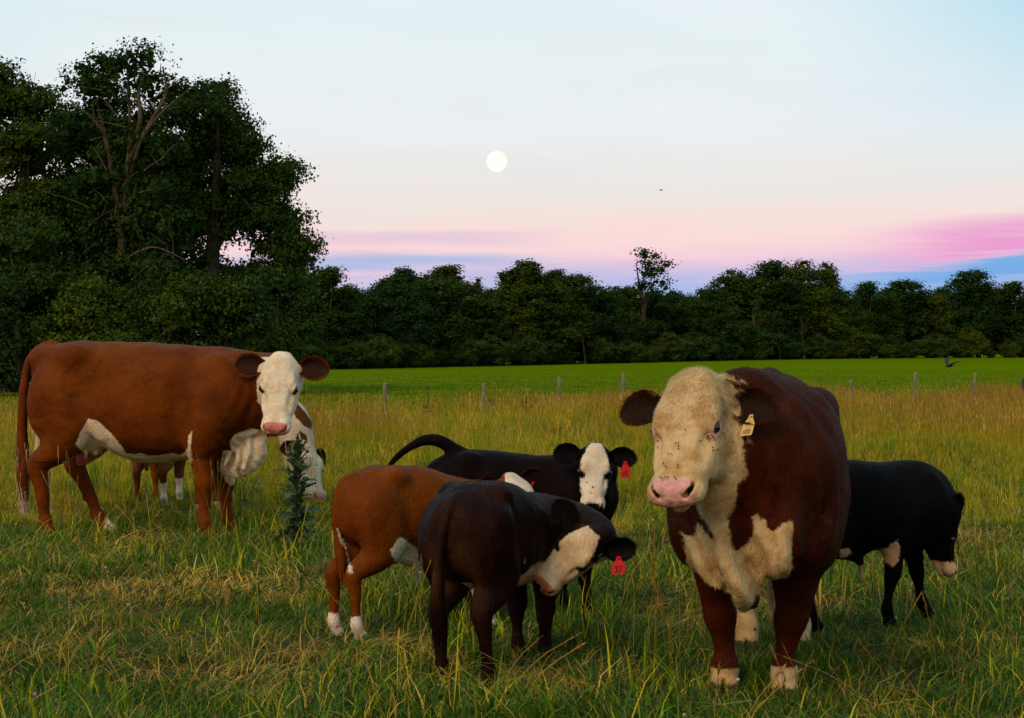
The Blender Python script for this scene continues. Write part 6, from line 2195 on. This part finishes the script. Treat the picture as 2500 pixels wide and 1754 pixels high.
# ---- clover blossoms and dandelion clocks in the sward (nobody could count them)
def clover():
    r = np.random.default_rng(15)
    P = zone(6.6, 19, 2.2, 1.5)
    n = len(P)
    V0, F0 = sphere_mesh((0, 0, 0), 1, 5, 7)
    V0 = V0 * np.array([1, 1, .85])
    Vs, Fs, Cs = [], [], []
    for i in range(n):
        rad = r.uniform(.005, .010)
        h = r.uniform(.07, .17)
        c = [(0.46, 0.45, 0.34), (0.42, 0.16, 0.30), (0.36, 0.11, 0.17), (0.27, 0.10, 0.08)][r.choice(4, p=[.40, .25, .15, .20])]
        v = V0 * rad * r.uniform(.85, 1.15, (len(V0), 1)) + P[i] + np.array([0, 0, h])
        Vs.append(v); Fs.append(F0 + len(V0) * i); Cs.append(np.tile(np.array(c) * r.uniform(.8, 1.1), (len(V0), 1)))
    o = mk('clover_blossoms', np.vstack(Vs), np.vstack(Fs), M_leaf_near, None, cols=np.vstack(Cs))
    o['kind'] = 'stuff'


clover()

# ---- tall single hay stems near the camera
def stems():
    r = np.random.default_rng(25)
    spots = [(1560, 1600, 8.0, .50), (1610, 1590, 8.1, .56), (1625, 1600, 8.0, .62), (1590, 1650, 7.7, .42), (1655, 1560, 8.3, .60), (1500, 1560, 8.3, .40), (1030, 1640, 7.8, .52), (985, 1700, 7.5, .62), (1085, 1560, 8.4, .48),
             (120, 1330, 13.2, .62), (150, 1340, 13.0, .66), (165, 1330, 13.1, .58), (505, 1360, 12.6, .72), (520, 1365, 12.6, .66), (535, 1360, 12.7, .58), (490, 1350, 12.8, .62), (1480, 1480, 9.2, .5), (1690, 1720, 7.3, .34),
             (1900, 1735, 7.2, .22), (1925, 1730, 7.25, .2), (2290, 1650, 7.8, .36), (2050, 1560, 8.6, .42), (330, 1600, 8.2, .48), (620, 1650, 8.0, .42), (200, 1690, 7.5, .5), (420, 1500, 9.3, .45), (2400, 1560, 8.6, .5), (2180, 1690, 7.6, .4)]
    parts = []
    for (px, py, Y, h) in spots:
        b = at(px, py, Y)
        for _ in range(r.integers(1, 4)):
            V, F, c = seed_stems(1, .05, h * .8, h * 1.1, ['yellow', 'straw', 'olive', 'orange'][r.integers(0, 4)], ['straw', 'tan', 'rust'][r.integers(0, 3)], r, .085, .009, .35)
            parts.append((V + np.array([b[0] + r.normal(0, .04), Y + r.normal(0, .04), 0]), F, c))
    V, F, c = cat(*parts)
    o = mk('hay_stems', V, F, M_grass, None, cols=c)
    o['kind'] = 'stuff'


stems()


# ---- swallow skimming the field, and a far bird
M_bird = plain_mat('bird_feathers', (0.012, 0.012, 0.016), .5, .3)


def bird(name, lab, P, sc, heading, wings):
    root = thing(name, lab, 'bird', P, heading)
    st = catmull(np.array([(-.075, 0, .0, .003), (-.05, 0, .0, .011), (-.01, 0, 0, .018), (.03, 0, .002, .017), (.055, 0, .006, .012), (.068, 0, .007, .008), (.082, 0, .005, .0015)]), 4)
    V, F = tube_mesh(st[:, :3] * sc, st[:, 3] * sc, 9)
    mk('body', V, F, M_bird, root)
    for s, (up, back) in zip((-1, 1), wings):
        lead = [(.035, s * .012, .006), (.045, s * .05, .006 + up * .05), (.02 - back * .3, s * .095, .006 + up * .105), (-.05 - back, s * .15, .006 + up * .16)]
        trail = [(-.02, s * .012, .002), (-.012, s * .05, .002 + up * .05), (-.03 - back * .4, s * .09, .004 + up * .10), (-.052 - back, s * .15, .005 + up * .16)]
        lead, trail = catmull(lead, 4), catmull(trail, 4)
        V = np.vstack([lead, trail, lead + [0, 0, .003], trail + [0, 0, .002]]) * sc
        n = len(lead)
        F = []
        for i in range(n - 1):
            F += [[i, i + 1, n + i + 1, n + i], [2 * n + i, 3 * n + i, 3 * n + i + 1, 2 * n + i + 1], [i, 2 * n + i, 2 * n + i + 1, i + 1], [n + i, n + i + 1, 3 * n + i + 1, 3 * n + i]]
        mk('wing', V, np.array(F), M_bird, root)
    for s in (-1, 1):
        V = np.array([(-.07, 0, 0), (-.075, s * .010, 0), (-.135, s * .03, .002), (-.10, s * .012, 0), (-.07, 0, .003), (-.075, s * .010, .003), (-.135, s * .03, .004), (-.10, s * .012, .003)]) * sc
        mk('tail_feather', V, np.array([[0, 1, 2, 3], [7, 6, 5, 4], [0, 4, 5, 1], [1, 5, 6, 2], [2, 6, 7, 3], [3, 7, 4, 0]]), M_bird, root, smooth=False)
    return root


b = bird('swallow', 'dark swallow with raised wings skimming low over the mown field', at(2318, 894, 24), 1.0, math.radians(200), ((.55, .05), (.75, .0)))
b.rotation_euler = (math.radians(-20), math.radians(4), math.radians(205))
bird('bird', 'tiny dark bird high in the pale sky right of the moon', at(1614, 465, 70), .9, math.radians(150), ((.25, 0), (.25, 0)))

# ---- the moon, just past full, low in the east
m, t = new_mat('moon_surface')
e = t.n.new('ShaderNodeEmission')
ob = t.n.new('ShaderNodeTexCoord').outputs['Object']
n_ = t.noise(t.scalev(ob, (.05, .05, .05)), 1.0, 3.0, .55)
t.l.new(t.mix(t.sstep(n_, .3, .7), (1.0, .985, .93, 1), (.98, .92, .82, 1)), e.inputs[0])
e.inputs[1].default_value = 1.06
finish(t, e.outputs[0])
mp = at(1213, 395, 3000)
V, F = sphere_mesh((0, 0, 0), 25.5 / FPX * 3000, 32, 48)
mo = mk('moon', V, F, m)
mo.location = mp
tag(mo, 'full white moon in the pale sky above the far wood', 'moon')
